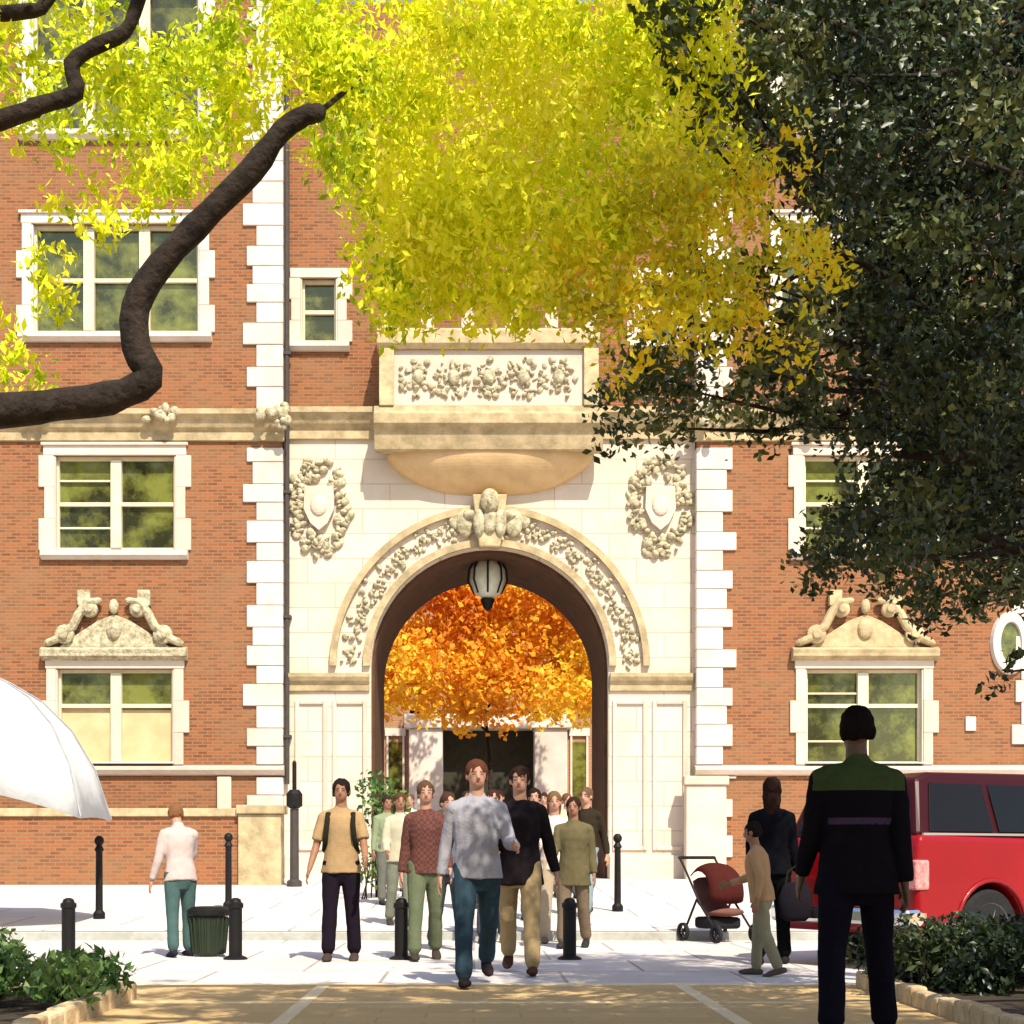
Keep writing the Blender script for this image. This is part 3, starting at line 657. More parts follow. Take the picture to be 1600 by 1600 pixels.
for (px, py, w_) in region(dense, 275, 6.4, 8.0):
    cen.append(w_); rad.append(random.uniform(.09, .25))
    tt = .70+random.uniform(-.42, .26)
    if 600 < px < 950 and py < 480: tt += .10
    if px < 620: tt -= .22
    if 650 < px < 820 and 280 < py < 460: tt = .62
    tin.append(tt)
left_sparse = [(-40, -60), (450, -60), (440, 60), (410, 170), (380, 260), (250, 300), (200, 310), (130, 310), (60, 250), (-40, 190)]
for (px, py, w_) in region(left_sparse, 78, 6.3, 7.8):
    cen.append(w_); rad.append(random.uniform(.09, .2)); tin.append(.42+random.uniform(-.25, .2))
for (px, py) in ((20, 540), (10, 590), (60, 585), (95, 500), (75, 450), (100, 400), (170, 330), (150, 300), (240, 300), (250, 250), (10, 500), (360, 200), (350, 150), (65, 430), (110, 330), (140, 345), (180, 350), (215, 335), (230, 320), (280, 300), (290, 270), (345, 260), (330, 220), (400, 190), (85, 320), (160, 370), (95, 450), (80, 480), (100, 470), (60, 400), (30, 560), (5, 560)):
    cen.append(at(px, py, random.uniform(6.3, 7))); rad.append(random.uniform(.05, .10)); tin.append(.5+random.uniform(-.2, .2))
for (px, py) in ((600, 470), (640, 480), (690, 470), (740, 470), (590, 430), (560, 420), (800, 480), (860, 470)):
    cen.append(at(px, py, random.uniform(6.6, 7.6))); rad.append(random.uniform(.08, .14)); tin.append(.5)
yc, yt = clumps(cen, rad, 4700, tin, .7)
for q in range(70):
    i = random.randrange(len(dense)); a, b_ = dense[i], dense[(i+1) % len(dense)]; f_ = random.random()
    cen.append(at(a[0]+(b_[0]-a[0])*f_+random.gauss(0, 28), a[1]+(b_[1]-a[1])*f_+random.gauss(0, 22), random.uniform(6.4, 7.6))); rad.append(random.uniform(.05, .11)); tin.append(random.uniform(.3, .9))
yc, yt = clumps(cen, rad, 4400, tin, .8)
# canopy overhead, above the picture, that shades the walk
cen2, rad2 = [], []
for i in range(70):
    x_, y_, z_ = random.uniform(-3.5, 2.5), random.uniform(1.0, 8.0), random.uniform(5.9, 7.2)
    if z_ < 1+.558*y_+.75: z_ = 1+.558*y_+.8
    if y_+.79*z_ > 12.0: continue
    if y_ > 3.0: continue
    cen2.append((x_, y_, z_)); rad2.append(random.uniform(.5, .8))
oc, ot = clumps(cen2, rad2, 900, [.5]*len(cen2))
for c in []:
    top = Vector((c[0]-.3, 7.0, 6.1)); c = Vector(c)
    if c.z > 4.2 or c.x > -1: k_ = c+Vector((-.45, .1, .28)); Ylimbs.append(([k_, (k_+c)/2+Vector((.03, 0, .04)), c], [.008, .006, .003]))
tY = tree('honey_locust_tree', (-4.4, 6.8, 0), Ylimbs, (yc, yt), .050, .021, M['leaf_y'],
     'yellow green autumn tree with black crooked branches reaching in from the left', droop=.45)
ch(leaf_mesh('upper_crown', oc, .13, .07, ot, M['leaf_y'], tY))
# small golden tree mass (second tree, right of centre)
gold = [(930, 300), (1040, 250), (1190, 250), (1260, 330), (1330, 400), (1240, 520), (1150, 520), (1010, 500), (900, 490), (860, 430)]
cen, rad, tin = [], [], []
for (px, py, w_) in region(gold, 120, 6.4, 7.2):
    if px > 1180 and random.random() < .35: continue
    cen.append(w_); rad.append(random.uniform(.07, .24)); tin.append(.36+random.uniform(-.36, .36))
for (px, py) in ((1210, 530), (1180, 500), (1240, 410), (1290, 400), (960, 590), (1000, 570), (1250, 560), (1150, 540), (1180, 470), (1310, 430), (1090, 520), (1230, 210), (1260, 260)):
    cen.append(at(px, py, 6.8)); rad.append(.13); tin.append(.55)
gc, gt = clumps(cen, rad, 2100, tin, .9)
tree('golden_tree', (3.9, 10.4, 0), [limb([(3.9, 10.4, -.05), (3.9, 10.3, 1.9), (3.5, 9.8, 3.2), (2.6, 8.6, 4.0), (1.6, 7.6, 4.1)], .06, .012)], (gc, gt), .046, .022, M['leaf_o'],
     'golden orange foliage between the yellow tree and the dark green tree', droop=.35)
# dark green tree at right
darkp = [(1075, -60), (1650, -60), (1650, 930), (1560, 940), (1480, 975), (1400, 925), (1270, 905), (1225, 850), (1300, 790), (1385, 760), (1340, 705), (1210, 680), (1120, 640), (1040, 690), (960, 680), (930, 620), (1000, 560), (1080, 540), (1200, 545), (1290, 440), (1300, 360), (1230, 290), (1130, 230), (1050, 220), (1060, 100)]
cen, rad, tin = [], [], []
for (px, py, w_) in region(darkp, 430, 7.2, 10.2):
    cen.append(w_); rad.append(random.uniform(.10, .26)); tin.append(.32+random.uniform(-.3, .4)+(.12 if px < 1250 else 0))
for (px, py, w_) in region([(1300, -60), (1650, -60), (1650, 900), (1420, 860), (1420, 700), (1300, 620)], 170, 8.5, 10.8):
    cen.append(w_); rad.append(random.uniform(.25, .35)); tin.append(.15)
for (px, py) in ((1570, 1050), (1590, 1020), (1555, 1075), (1430, 945), (1270, 915), (1300, 900)):
    cen.append(at(px, py, 8)); rad.append(.09); tin.append(.3)
for (px, py, w_) in region([(960, 400), (1120, 380), (1330, 430), (1340, 600), (1000, 620), (950, 560)], 34, 6.9, 7.6):
    cen.append(w_); rad.append(random.uniform(.07, .15)); tin.append(.5+random.uniform(-.3, .35))
for (px, py, w_) in region([(1010, -40), (1110, -40), (1180, 200), (1120, 260), (1040, 180)], 22, 6.3, 6.9):
    cen.append(w_); rad.append(random.uniform(.06, .14)); tin.append(.5+random.uniform(-.3, .35))
dc, dt = clumps(cen, rad, 2700, tin, .8)
cen2, rad2 = [], []
for i in range(120):
    x_, y_, z_ = random.uniform(1.0, 7.5), random.uniform(1.0, 8.5), random.uniform(5.8, 8)
    if z_ < 1+.558*y_+.8: z_ = 1+.558*y_+.9
    if y_+.79*z_ > 12.2: continue
    if y_ > 3.8 and not (2.0 < x_ < 4.5 and y_ < 4.9): continue
    cen2.append((x_, y_, z_)); rad2.append(random.uniform(.55, .85))
for q in ((3.2, 3.7, 6.0), (3.6, 4.2, 6.2), (2.9, 4.3, 5.9), (3.3, 3.2, 6.6), (2.6, 3.4, 6.2), (3.9, 3.4, 6.3), (3.4, 4.8, 6.1), (2.4, 4.0, 6.5)): cen2.append(q); rad2.append(.75)  # unseen clumps added overhead to keep the sun off the tall man
oc, ot = clumps(cen2, rad2, 900, [.3]*len(cen2))
Dl = [limb([(5.4, 8.6, -.05), (5.4, 8.6, .5), (5.35, 8.6, 2), (5.3, 8.5, 4), (5.0, 8.2, 6.5)], .32, .14),
      limb([(5.3, 8.6, 2.6), (4.4, 8.4, 3.0), (3.2, 8.2, 3.1), (2.2, 8.0, 3.1)], .1, .02, 4, .015),
      limb([(5.3, 8.6, 3.2), (4.2, 9.6, 3.9), (3.0, 9.9, 4.6), (2.0, 9.8, 5.0)], .08, .015, 4, .02),
      limb([(5.3, 8.6, 2.3), (4.5, 8.2, 2.5), (3.2, 8.0, 2.5), (2.3, 7.9, 2.75)], .08, .015, 4, .015),
      limb([(5.2, 8.5, 4.4), (4, 8.9, 5.4), (2.6, 9, 5.8)], .1, .03, 4, .02)]
for c in list(cen)[::6]:
    c = Vector(c); k = Vector((min(c.x+1.0, 4.8), 8.5, c.z+.25)); Dl.append(([k, (k+c)/2+Vector((0, 0, -.05)), c], [.02, .012, .005]))
tD = tree('oak_tree', (5.4, 8.6, 0), Dl, (dc, dt), .054, .030, M['leaf_d'], 'dark green leafy tree filling the upper right', droop=.2)
ch(leaf_mesh('upper_crown', oc, .14, .08, ot, M['leaf_d'], tD))
# trees across the green behind the camera: seen only as reflections in the windows
for i, (x_, y_, h) in enumerate(((-15, -16, 24), (0, -18, 27), (14, -16, 24))):
    cen = [(x_+random.uniform(-8, 8), y_+random.uniform(-5, 3), random.uniform(5, h)) for _ in range(60)]
    cc = clumps(cen, [2.2]*60, 16, [.5+random.uniform(-.3, .3) for _ in cen])
    tree('park_tree', (x_, y_, 0), [limb([(x_, y_, -.05), (x_, y_, 6), (x_+.4, y_, h*.8)], .45, .15)], cc, .6, .45, M['leaf_b'],
         ('tall olive tree behind the viewer on the left', 'tallest olive tree straight behind the viewer', 'tall olive tree behind the viewer on the right')[i], group='park trees behind the viewer')

# ------------------------------------------------------------------ shrubs and beds
def shrub(name, blobs, per, L, W, label, m, bed=None, stems=True, droop=0):
    base = blobs[0][0]
    t_ = empty(name, (base[0], base[1], bed if bed is not None else 0), 0, label, 'shrub')
    c, tt = clumps([b_[0] for b_ in blobs], [b_[1] for b_ in blobs], per, [b_[2] for b_ in blobs], .45)
    keep = c[:, 2] > (bed or 0)-.02; c, tt = c[keep], tt[keep]
    bm = B()
    for b_ in blobs:
        for q in range(3):
            p = Vector(b_[0])+Vector((random.uniform(-.1, .1), random.uniform(-.1, .1), random.uniform(0, .12)))
            g_ = Vector((b_[0][0]+random.uniform(-.06, .06), b_[0][1]+random.uniform(-.06, .06), (bed or 0)-.02))
            if p.z > g_.z+.05: loft(bm, [g_, (g_+p)/2+Vector((.02, 0, 0)), p], [.012, .009, .005], Vector((1, 0, 0)), 6)
    ch(obj('stem', bm, M['bark'], t_)); ch(leaf_mesh('foliage', c, L, W, tt, m, t_, droop)); return t_
random.seed(31)
bl = []
for i in range(26):
    x_, y_ = random.uniform(-4.6, -2.52), random.uniform(9.3, 10.6)
    bl.append(((x_, y_, random.uniform(.12, .36)), (.26, .26, .2), .55+random.uniform(-.25, .3)))
shrub('shrub', bl, 6000, .085, .035, 'bright green leafy shrub in the stone edged bed at lower left', M['leaf_g'], .06, droop=-.3)
bl = []
for i in range(34):
    x_, y_ = random.uniform(3.05, 5.0), random.uniform(10.5, 11.8)
    bl.append(((x_, y_, random.uniform(.1, .42)+.12*max(0, x_-3.4)), (.28, .26, .22), .25+random.uniform(-.2, .2)))
shrub('shrub', bl, 5500, .08, .035, 'dark green shrub in the bed in front of the red vehicle', M['leaf_d'], .06, droop=-.2)
def bed(name, x0, x1, y0, y1, label):
    r = empty(name, ((x0+x1)/2, (y0+y1)/2, 0), 0, label, 'planting bed')
    bm = B(); box(bm, x0+.13, x1-.13, y0+.13, y1-.13, -.05, .06); ch(obj('soil', bm, mat('garden_soil', (.06, .045, .025), .95, (.03, .02, .012), 12, .8), r))
    bm = B(); rr = random.Random(5)
    x_ = x0
    while x_ < x1-.05:
        l = min(rr.uniform(.24, .34), x1-x_)
        for yy in (y0, y1-.12): box(bm, x_+.006, x_+l-.006, yy, yy+.12, -.03, .10+rr.uniform(0, .03))
        x_ += l
    y_ = y0+.125
    while y_ < y1-.17:
        l = min(rr.uniform(.24, .34), y1-.125-y_)
        for xx in (x0, x1-.12): box(bm, xx, xx+.12, y_+.006, y_+l-.006, -.03, .10+rr.uniform(0, .03))
        y_ += l
    ch(obj('edging', bm, mat('edging_stone', (.66, .52, .32), .9, (.42, .3, .16), 6, .5), r, bevel=.02))
bed('planting_bed', -6.2, -2.38, 5.4, 10.9, 'soil bed with pale rough stone edging at lower left')
bed('planting_bed', 2.95, 7.5, 8.0, 11.9, 'soil bed edged in stone at lower right')
# leafy shrubs beside the arch
random.seed(5)
bl = [((X(p, 25)+random.uniform(-.1, .1), 25+random.uniform(-.3, .3), z_), (.35, .3, .3), .5+random.uniform(-.3, .3)) for p, z_ in ((590, .7), (600, 1.2), (615, 1.6), (585, 1.7), (610, 2.0), (640, 1.0), (635, 1.5), (590, 2.15), (570, .9))]
shrub('tall_shrub', bl, 900, .12, .06, 'loose green shrub beside the left jamb of the archway', M['leaf_g'], gz(25))

# ------------------------------------------------------------------ street furniture
def bollard_mesh():
    bm = B(); lathe(bm, [(.085, 0), (.085, .03), (.066, .04), (.066, .50), (.078, .51), (.078, .55), (.06, .56), (.05, .59), (.0, .60)][:-1]+[(.02, .605)], 20); return bm
pb = None
labs = {107: 'black bollard standing behind the green shrub at far left', 368: 'black bollard beside the dark litter bin', 627: 'black bollard between the man with the tan shirt and the person in plaid', 890: 'black bollard right of the walking group in front of the arch'}
for px, lab in labs.items():
    d = 15.1
    r = empty('bollard', (X(px, d), d, 0), 0, lab, 'bollard', 'bollards across the plaza')
    if pb is None:
        p1 = obj('post', bollard_mesh(), M['iron'], r, smooth=False, bevel=0); bm = B(); lathe(bm, [(.12, 0), (.12, .012), (.09, .03)], 20); p2 = obj('base_flange', bm, M['iron'], r); pb = (p1, p2)
    else:
        for p in pb: c = p.copy(); COL.objects.link(c); c.parent = r
pt = None
for px, d, lab in ((155, 20.6, 'thin dark iron post on the terrace at far left'), (357, 22.5, 'thin dark iron post in front of the wall pier'), (965, 22.0, 'thin dark iron post right of the archway')):
    r = empty('iron_post', (X(px, d), d, gz(d)), 0, lab, 'post', 'iron posts along the terrace')
    if pt is None:
        bm = B(); lathe(bm, [(.08, 0), (.08, .08), (.05, .12), (.045, .9), (.065, .93), (.045, .97), (.03, 1.0)], 14); p1 = obj('post', bm, M['iron'], r)
        bm = B(); ell(bm, (0, 0, 1.05), (.065, .065, .07)); p2 = obj('finial', bm, M['iron'], r, smooth=True); pt = (p1, p2)
    else:
        for p in pt: c = p.copy(); COL.objects.link(c); c.parent = r
d = 28.5
r = empty('marker_pole', (X(460, d), d, gz(d)), 0, 'tall dark pole with a rounded head at the left edge of the stone portal', 'pole')
bm = B(); lathe(bm, [(.14, 0), (.14, .1), (.085, .14), (.08, 1.45)], 14); obj('shaft', bm, M['pipe'], r)
bm = B(); lathe(bm, [(.09, 1.455), (.15, 1.5), (.15, 1.72), (.09, 1.8)], 14); lathe(bm, [(.04, 1.8), (.04, 2.3), (.02, 2.34)], 8); obj('head', bm, M['iron'], r)
# litter bin
d = 15.6
r = empty('litter_bin', (X(326, d), d, 0), 0, 'dark green round litter bin left of a bollard', 'litter bin')
bm = B(); lathe(bm, [(.15, .02), (.17, .04), (.19, .38), (.2, .40)], 20)
for k in range(20):
    a = 2*PI*k/20; loft(bm, [(.165*math.cos(a), .165*math.sin(a), .03), (.2*math.cos(a), .2*math.sin(a), .39)], [.012, .012], n=6, round_ends=False)
obj('bin_body', bm, mat('bin_green', (.02, .03, .015), .5), r)
bm = B(); lathe(bm, [(.215, .41), (.225, .43), (.225, .47), (.18, .50), (.12, .505)], 20); obj('rim', bm, M['iron'], r)

# umbrella
d = 19.5
ur = empty('parasol', (X(-62, d), d, gz(d)), 0, 'large white canvas parasol tilted at the left edge', 'parasol')
bm = B(); s_ = F/d
tilt = Matrix.Translation((0, 0, 2.25)) @ Matrix.Rotation(R(17), 4, 'Y')
rows = []
N8 = 8; sub = 6
for (rad_, h) in ((.03, 1.0), (.35, .97), (.8, .86), (1.25, .62), (1.68, .22), (2.08, -.36)):
    ring = []
    for k in range(N8*sub):
        a = 2*PI*(k/(N8*sub))+PI/8; f_ = (k % sub)/sub
        edge = math.cos(PI/8)/math.cos((f_-.5)*PI/4)        # straight hem between ribs
        rr_ = rad_*(edge if rad_ > .3 else 1)
        sag = -.09*math.sin(PI*f_)*(rad_/2.08)
        ring.append(bm.verts.new(tilt @ Vector((rr_*math.cos(a), rr_*math.sin(a), h+sag+(.12*math.sin(PI*f_) if rad_ > 1.9 else 0)))))
    rows.append(ring)
for i in range(len(rows)-1):
    for k in range(N8*sub): bm.faces.new((rows[i][k], rows[i][(k+1) % (N8*sub)], rows[i+1][(k+1) % (N8*sub)], rows[i+1][k]))
bm.faces.new(rows[0])
cano = obj('canopy', bm, M['white_fabric'], ur, smooth=True)
sm_ = cano.modifiers.new('solid', 'SOLIDIFY'); sm_.thickness = .006
for k in range(8):
    a = 2*PI*k/8+PI/8; bm = B()
    loft(bm, [tilt @ Vector((q*math.cos(a), q*math.sin(a), h-.03)) for q, h in ((.05, .97), (.35, .94), (.8, .8), (1.25, .53), (1.62, .17))], [.012]*5, n=6)
    obj('rib', bm, M['steel'], ur)
    bm = B(); loft(bm, [tilt @ Vector((q*math.cos(a), q*math.sin(a), h+.012)) for q, h in ((.05, 1.0), (.35, .97), (.8, .86), (1.25, .62), (1.68, .22), (2.07, -.35))], [.011]*6, n=6); obj('seam', bm, mat('seam_tape', (.36, .37, .38), .8), cano)
bm = B(); loft(bm, [(0, 0, .1), (0, 0, 2.25), tuple(tilt @ Vector((0, 0, 1.08)))], [.03]*3, n=10); obj('pole', bm, M['steel'], ur)
bm = B(); lathe(bm, [(.35, 0), (.35, .06), (.1, .1), (.05, .3)], 20); obj('base', bm, M['iron'], ur)

# ------------------------------------------------------------------ red vehicle
M['red'] = mat('red_paint', (.27, .002, .006), .35, (.24, .002, .006), 2, spec=.3, coat=.1)
M['cglass'] = mat('tinted_glass', (.010, .004, .005), .12, (.006, .008, .006), 1, spec=.25)
M['rubber'] = mat('tyre_rubber', (.015, .015, .015), .85, (.01, .01, .01), 20, .3)
M['chrome'] = mat('chrome', (.8, .8, .8), .15, (.75, .75, .75), 2, metal=1)
M['tail'] = mat('pale_lamp_lens', (.75, .35, .33), .2, (.6, .12, .12), 30, spec=.8)
M['black_pl'] = mat('black_plastic', (.007, .004, .004), .5, spec=.15)
def suv():
    ang = R(29); fwd = Vector((math.cos(ang), math.sin(ang), 0)); W = 1.80; Ln = 4.7
    corner = Vector((X(1432, 13.2), 13.2, 0)); left = Vector((-fwd.y, fwd.x, 0))
    base = corner+left*(W/2)+fwd*(Ln/2)
    root = empty('red_suv', base, ang, 'red sport utility vehicle with dark windows parked at the right edge', 'car')
    # local: +x forward, +y left; rear at x=-Ln/2, right side y=-W/2 (facing the camera)
    h = W/2; x0 = -Ln/2; x1 = Ln/2
    # cross-sections along the length: (x, half-width at sill, beltz, half-width belt, roofz, half-width roof)
    bm = B(); NS = 28
    wheels = (x0+.92, x0+.92+2.72)
    def outline_lower():
        pts = [(x0+.02, .55), (x0, .80), (x0+.02, 1.10), (x0+.05, 1.20)]
        pts += [(x1-1.25, 1.14), (x1-.7, 1.06), (x1-.15, .95), (x1, .80), (x1, .45), (x1-.1, .30)]
        for wx in (wheels[1], wheels[0]):
            for k in range(0, 13): a = PI*k/12; pts.append((wx+.42*math.cos(a), .36+.42*math.sin(a)) if .36+.42*math.sin(a) > .30 else (wx+.42*math.cos(a), .36))
            if wx == wheels[1]: pts.insert(-13, (wx+.42, .30)); pts.append((wx-.42, .30))
            else: pts.insert(-13, (wx+.42, .30)); pts.append((wx-.42, .30))
        pts.append((x0+.06, .32))
        return pts
    pts = outline_lower(); a1 = []; b1_ = []
    def yh(z): return h
    va = [bm.verts.new((x, -yh(z), z)) for x, z in pts]; vb = [bm.verts.new((x, yh(z), z)) for x, z in pts]
    bm.faces.new(va); bm.faces.new(vb[::-1]); n = len(pts)
    for i in range(n): bm.faces.new((va[i], vb[i], vb[(i+1) % n], va[(i+1) % n]))
    body = obj('body', bm, M['red'], root, bevel=.05); body.modifiers['bevel'].segments = 4
    # greenhouse
    bm = B(); hb, ht = h-.06, h-.24
    gp = [(x0+.06, 1.19, hb), (x0+.22, 1.70, ht), (x0+.40, 1.76, ht), (x0+2.3, 1.78, ht), (x0+2.75, 1.72, ht), (x0+3.5, 1.13, hb)]
    va = [bm.verts.new((x, -y, z)) for x, z, y in gp]; vb = [bm.verts.new((x, y, z)) for x, z, y in gp]
    bm.faces.new(va); bm.faces.new(vb[::-1])
    for i in range(len(gp)): bm.faces.new((va[i], vb[i], vb[(i+1) % len(gp)], va[(i+1) % len(gp)]))
    obj('roof', bm, mat('maroon_pillar', (.035, .002, .004), .4, (.03, .002, .003), 2, spec=.2), root, bevel=.04)
    # side windows, both sides
    def yside(z): return hb+(ht-hb)*(z-1.19)/(1.72-1.19)
    for sg in (-1, 1):
        for (a, b_, c, d_) in ((x0+.22, x0+1.0, x0+.36, x0+1.0), (x0+1.08, x0+1.92, x0+1.08, x0+1.92), (x0+2.0, x0+3.22, x0+2.0, x0+2.68)):
            bm = B(); z0_, z1_ = 1.23, 1.66
            q = [(a, z0_), (b_, z0_), (d_, z1_), (c, z1_)]
            v0 = [bm.verts.new((x, sg*(yside(z)+.012), z)) for x, z in q]; v1 = [bm.verts.new((x, sg*(yside(z)-.03), z)) for x, z in q]
            bm.faces.new(v0); bm.faces.new(v1[::-1])
            for i in range(4): bm.faces.new((v0[i], v1[i], v1[(i+1) % 4], v0[(i+1) % 4]))
            obj('side_window', bm, M['cglass'], root, bevel=.004)
        bm = B(); box(bm, x0+.12, x0+3.1, sg*(hb+.01)-.02, sg*(hb+.01)+.02, 1.195, 1.215); obj('window_trim', bm, M['chrome'], root)
        bm = B(); box(bm, x0+1.42, x1-1.6, sg*(h+.0)-.02, sg*(h+.0)+.02, .50, .56); obj('side_trim', bm, M['chrome'], root, bevel=.006)
        for hx in (x0+1.46, x0+2.04):
            bm = B(); box(bm, hx, hx+.2, sg*(h-.005)-.025, sg*(h-.005)+.025, 1.0, 1.035); obj('door_handle', bm, M['chrome'], root, bevel=.01)
        bm = B()
        for xx in (x0+1.40, x0+1.96, x0+3.0):
            bm.free(); bm = B(); box(bm, xx-.004, xx+.004, sg*(h-.01)-.012, sg*(h-.01)+.012, .60, 1.13); obj('door_seam', bm, M['black_pl'], root); bm = B()
        bm = B(); box(bm, x0+1.4, x1-1.55, sg*(h-.04)-.05, sg*(h-.04)+.05, .28, .36); obj('running_board', bm, M['black_pl'], root, bevel=.02)
        bm = B(); ell(bm, (x0+3.15, sg*(h+.06), 1.22), (.07, .1, .08)); obj('mirror', bm, M['red'], root, smooth=True)
        bm = B(); box(bm, x0-.02, x0+.14, sg*(h-.055)-.075, sg*(h-.055)+.075, .72, .98)
        obj('tail_lamp', bm, M['tail'], root, bevel=.02)
        bm = B(); ell(bm, (x1-.1, sg*(h-.25), .78), (.12, .2, .1)); obj('headlight', bm, M['steel'], root, smooth=True)
        for wx in wheels:
            bm = B(); lathe(bm, [(.22, -.11), (.33, -.115), (.36, -.08), (.36, .08), (.33, .115), (.22, .11)], 32, (wx, sg*(h-.13), .36), 'y'); t_ = obj('wheel', bm, M['rubber'], root, smooth=False)
            bm = B(); lathe(bm, [(.05, -.10), (.21, -.09), (.235, -.112), (.235, .112), (.21, .09), (.05, .10)], 24, (wx, sg*(h-.13), .36), 'y')
            for k in range(5):
                a = 2*PI*k/5; loft(bm, [(wx+.04*math.cos(a), sg*(h-.035), .36+.04*math.sin(a)), (wx+.19*math.cos(a), sg*(h-.04), .36+.19*math.sin(a))], [.02, .02], Vector((0, 1, 0)), 6)
            obj('rim', bm, M['steel'], t_)
            # wheel-arch flare
            bm = B()
            loft(bm, [(wx+.44*math.cos(PI*k/14), sg*(h-.005), .36+.44*math.sin(PI*k/14)) for k in range(15)], [.022]*15, Vector((0, 1, 0)), 6); obj('arch_flare', bm, M['red'], root, smooth=True)
    # rear window, bumper, plate, windscreen
    bm = B()
    q = [(x0+.075, -hb+.16, 1.25), (x0+.075, hb-.16, 1.25), (x0+.2, ht-.1, 1.66), (x0+.2, -ht+.1, 1.66)]
    v0 = [bm.verts.new((x-.012, y, z)) for x, y, z in q]; v1 = [bm.verts.new((x+.03, y, z)) for x, y, z in q]
    bm.faces.new(v0); bm.faces.new(v1[::-1])
    for i in range(4): bm.faces.new((v0[i], v1[i], v1[(i+1) % 4], v0[(i+1) % 4]))
    obj('rear_window', bm, M['cglass'], root)
    bm = B(); box(bm, x0-.12, x0+.16, -h+.0, h-.0, .40, .56); obj('bumper', bm, M['chrome'], root, bevel=.04)
    bm = B(); box(bm, x0-.022, x0, -.26, .26, .80, .93); obj('number_plate', bm, M['quoin'], root, bevel=.005)
    bm = B()
    q = [(x0+3.46, -hb+.12, 1.17), (x0+3.46, hb-.12, 1.17), (x0+2.8, ht-.08, 1.69), (x0+2.8, -ht+.08, 1.69)]
    v0 = [bm.verts.new((x+.02, y, z+.02)) for x, y, z in q]; bm.faces.new(v0); obj('windscreen', bm, M['cglass'], root)
    bm = B(); box(bm, x0+.3, x1-.3, -h+.3, h-.3, .28, .45); obj('chassis', bm, M['black_pl'], root)
suv()

# ------------------------------------------------------------------ people
TMP = bpy.data.scenes.new('workshop')
def remesh(bm, vox, name, amp=0.0, fr=9.0, seed=0, smooth=2):
    bmesh.ops.recalc_face_normals(bm, faces=bm.faces)
    me = bpy.data.meshes.new(name); bm.to_mesh(me); bm.free()
    o = bpy.data.objects.new(name, me); TMP.collection.objects.link(o)
    r = o.modifiers.new('r', 'REMESH'); r.mode = 'VOXEL'; r.voxel_size = vox; r.use_smooth_shade = True
    if smooth:
        s = o.modifiers.new('s', 'SMOOTH'); s.iterations = smooth; s.factor = .5
    vl = TMP.view_layers[0]; vl.update(); dg = vl.depsgraph
    m2 = bpy.data.meshes.new_from_object(o.evaluated_get(dg)); bpy.data.objects.remove(o); bpy.data.meshes.remove(me)
    if amp:
        nv = len(m2.vertices); cc = np.empty(nv*3, 'f'); m2.vertices.foreach_get('co', cc); nn = np.empty(nv*3, 'f'); m2.vertex_normals.foreach_get('vector', nn)
        cc = cc.reshape(-1, 3); nn = nn.reshape(-1, 3); q = cc*fr+np.array((seed*7.1, 0, 0))
        nz_ = np.array([noise.noise((a, b, c*.55))+.5*noise.noise((a*2.3, b*2.3, c*1.6)) for a, b, c in q.tolist()])
        m2.vertices.foreach_set('co', (cc+nn*(amp*nz_)[:, None]).astype('f').ravel()); m2.update()
    m2.shade_smooth()
    return m2
SKIN = {'light': mat('skin_light', (.46, .25, .17), .55, (.40, .2, .13), 14), 'tan': mat('skin_tan', (.30, .15, .085), .55, (.25, .12, .065), 14), 'dark': mat('skin_dark', (.10, .05, .03), .5, (.08, .04, .025), 14)}
EYE = mat('eye_dark', (.02, .015, .01), .3); LIP = mat('lips', (.40, .13, .11), .5)
_fab = {}
def fabric(c):
    if c not in _fab: _fab[c] = mat('cloth_%d' % len(_fab), c, .95, tuple(x*.86 for x in c), 9, .3, 60, spec=.05)
    return _fab[c]
def plaid_mat():
    m, t, b = new_mat('plaid_cloth'); b.inputs['Roughness'].default_value = .9
    tc = t.nodes.new('ShaderNodeTexCoord'); ck = t.nodes.new('ShaderNodeTexChecker'); ck.inputs['Scale'].default_value = 34
    ck.inputs['Color1'].default_value = (.13, .03, .02, 1); ck.inputs['Color2'].default_value = (.05, .022, .015, 1)
    t.links.new(tc.outputs['Object'], ck.inputs[0]); t.links.new(ck.outputs[0], b.inputs['Base Color']); return m
PLAID = plaid_mat()
import time; T0 = time.time()
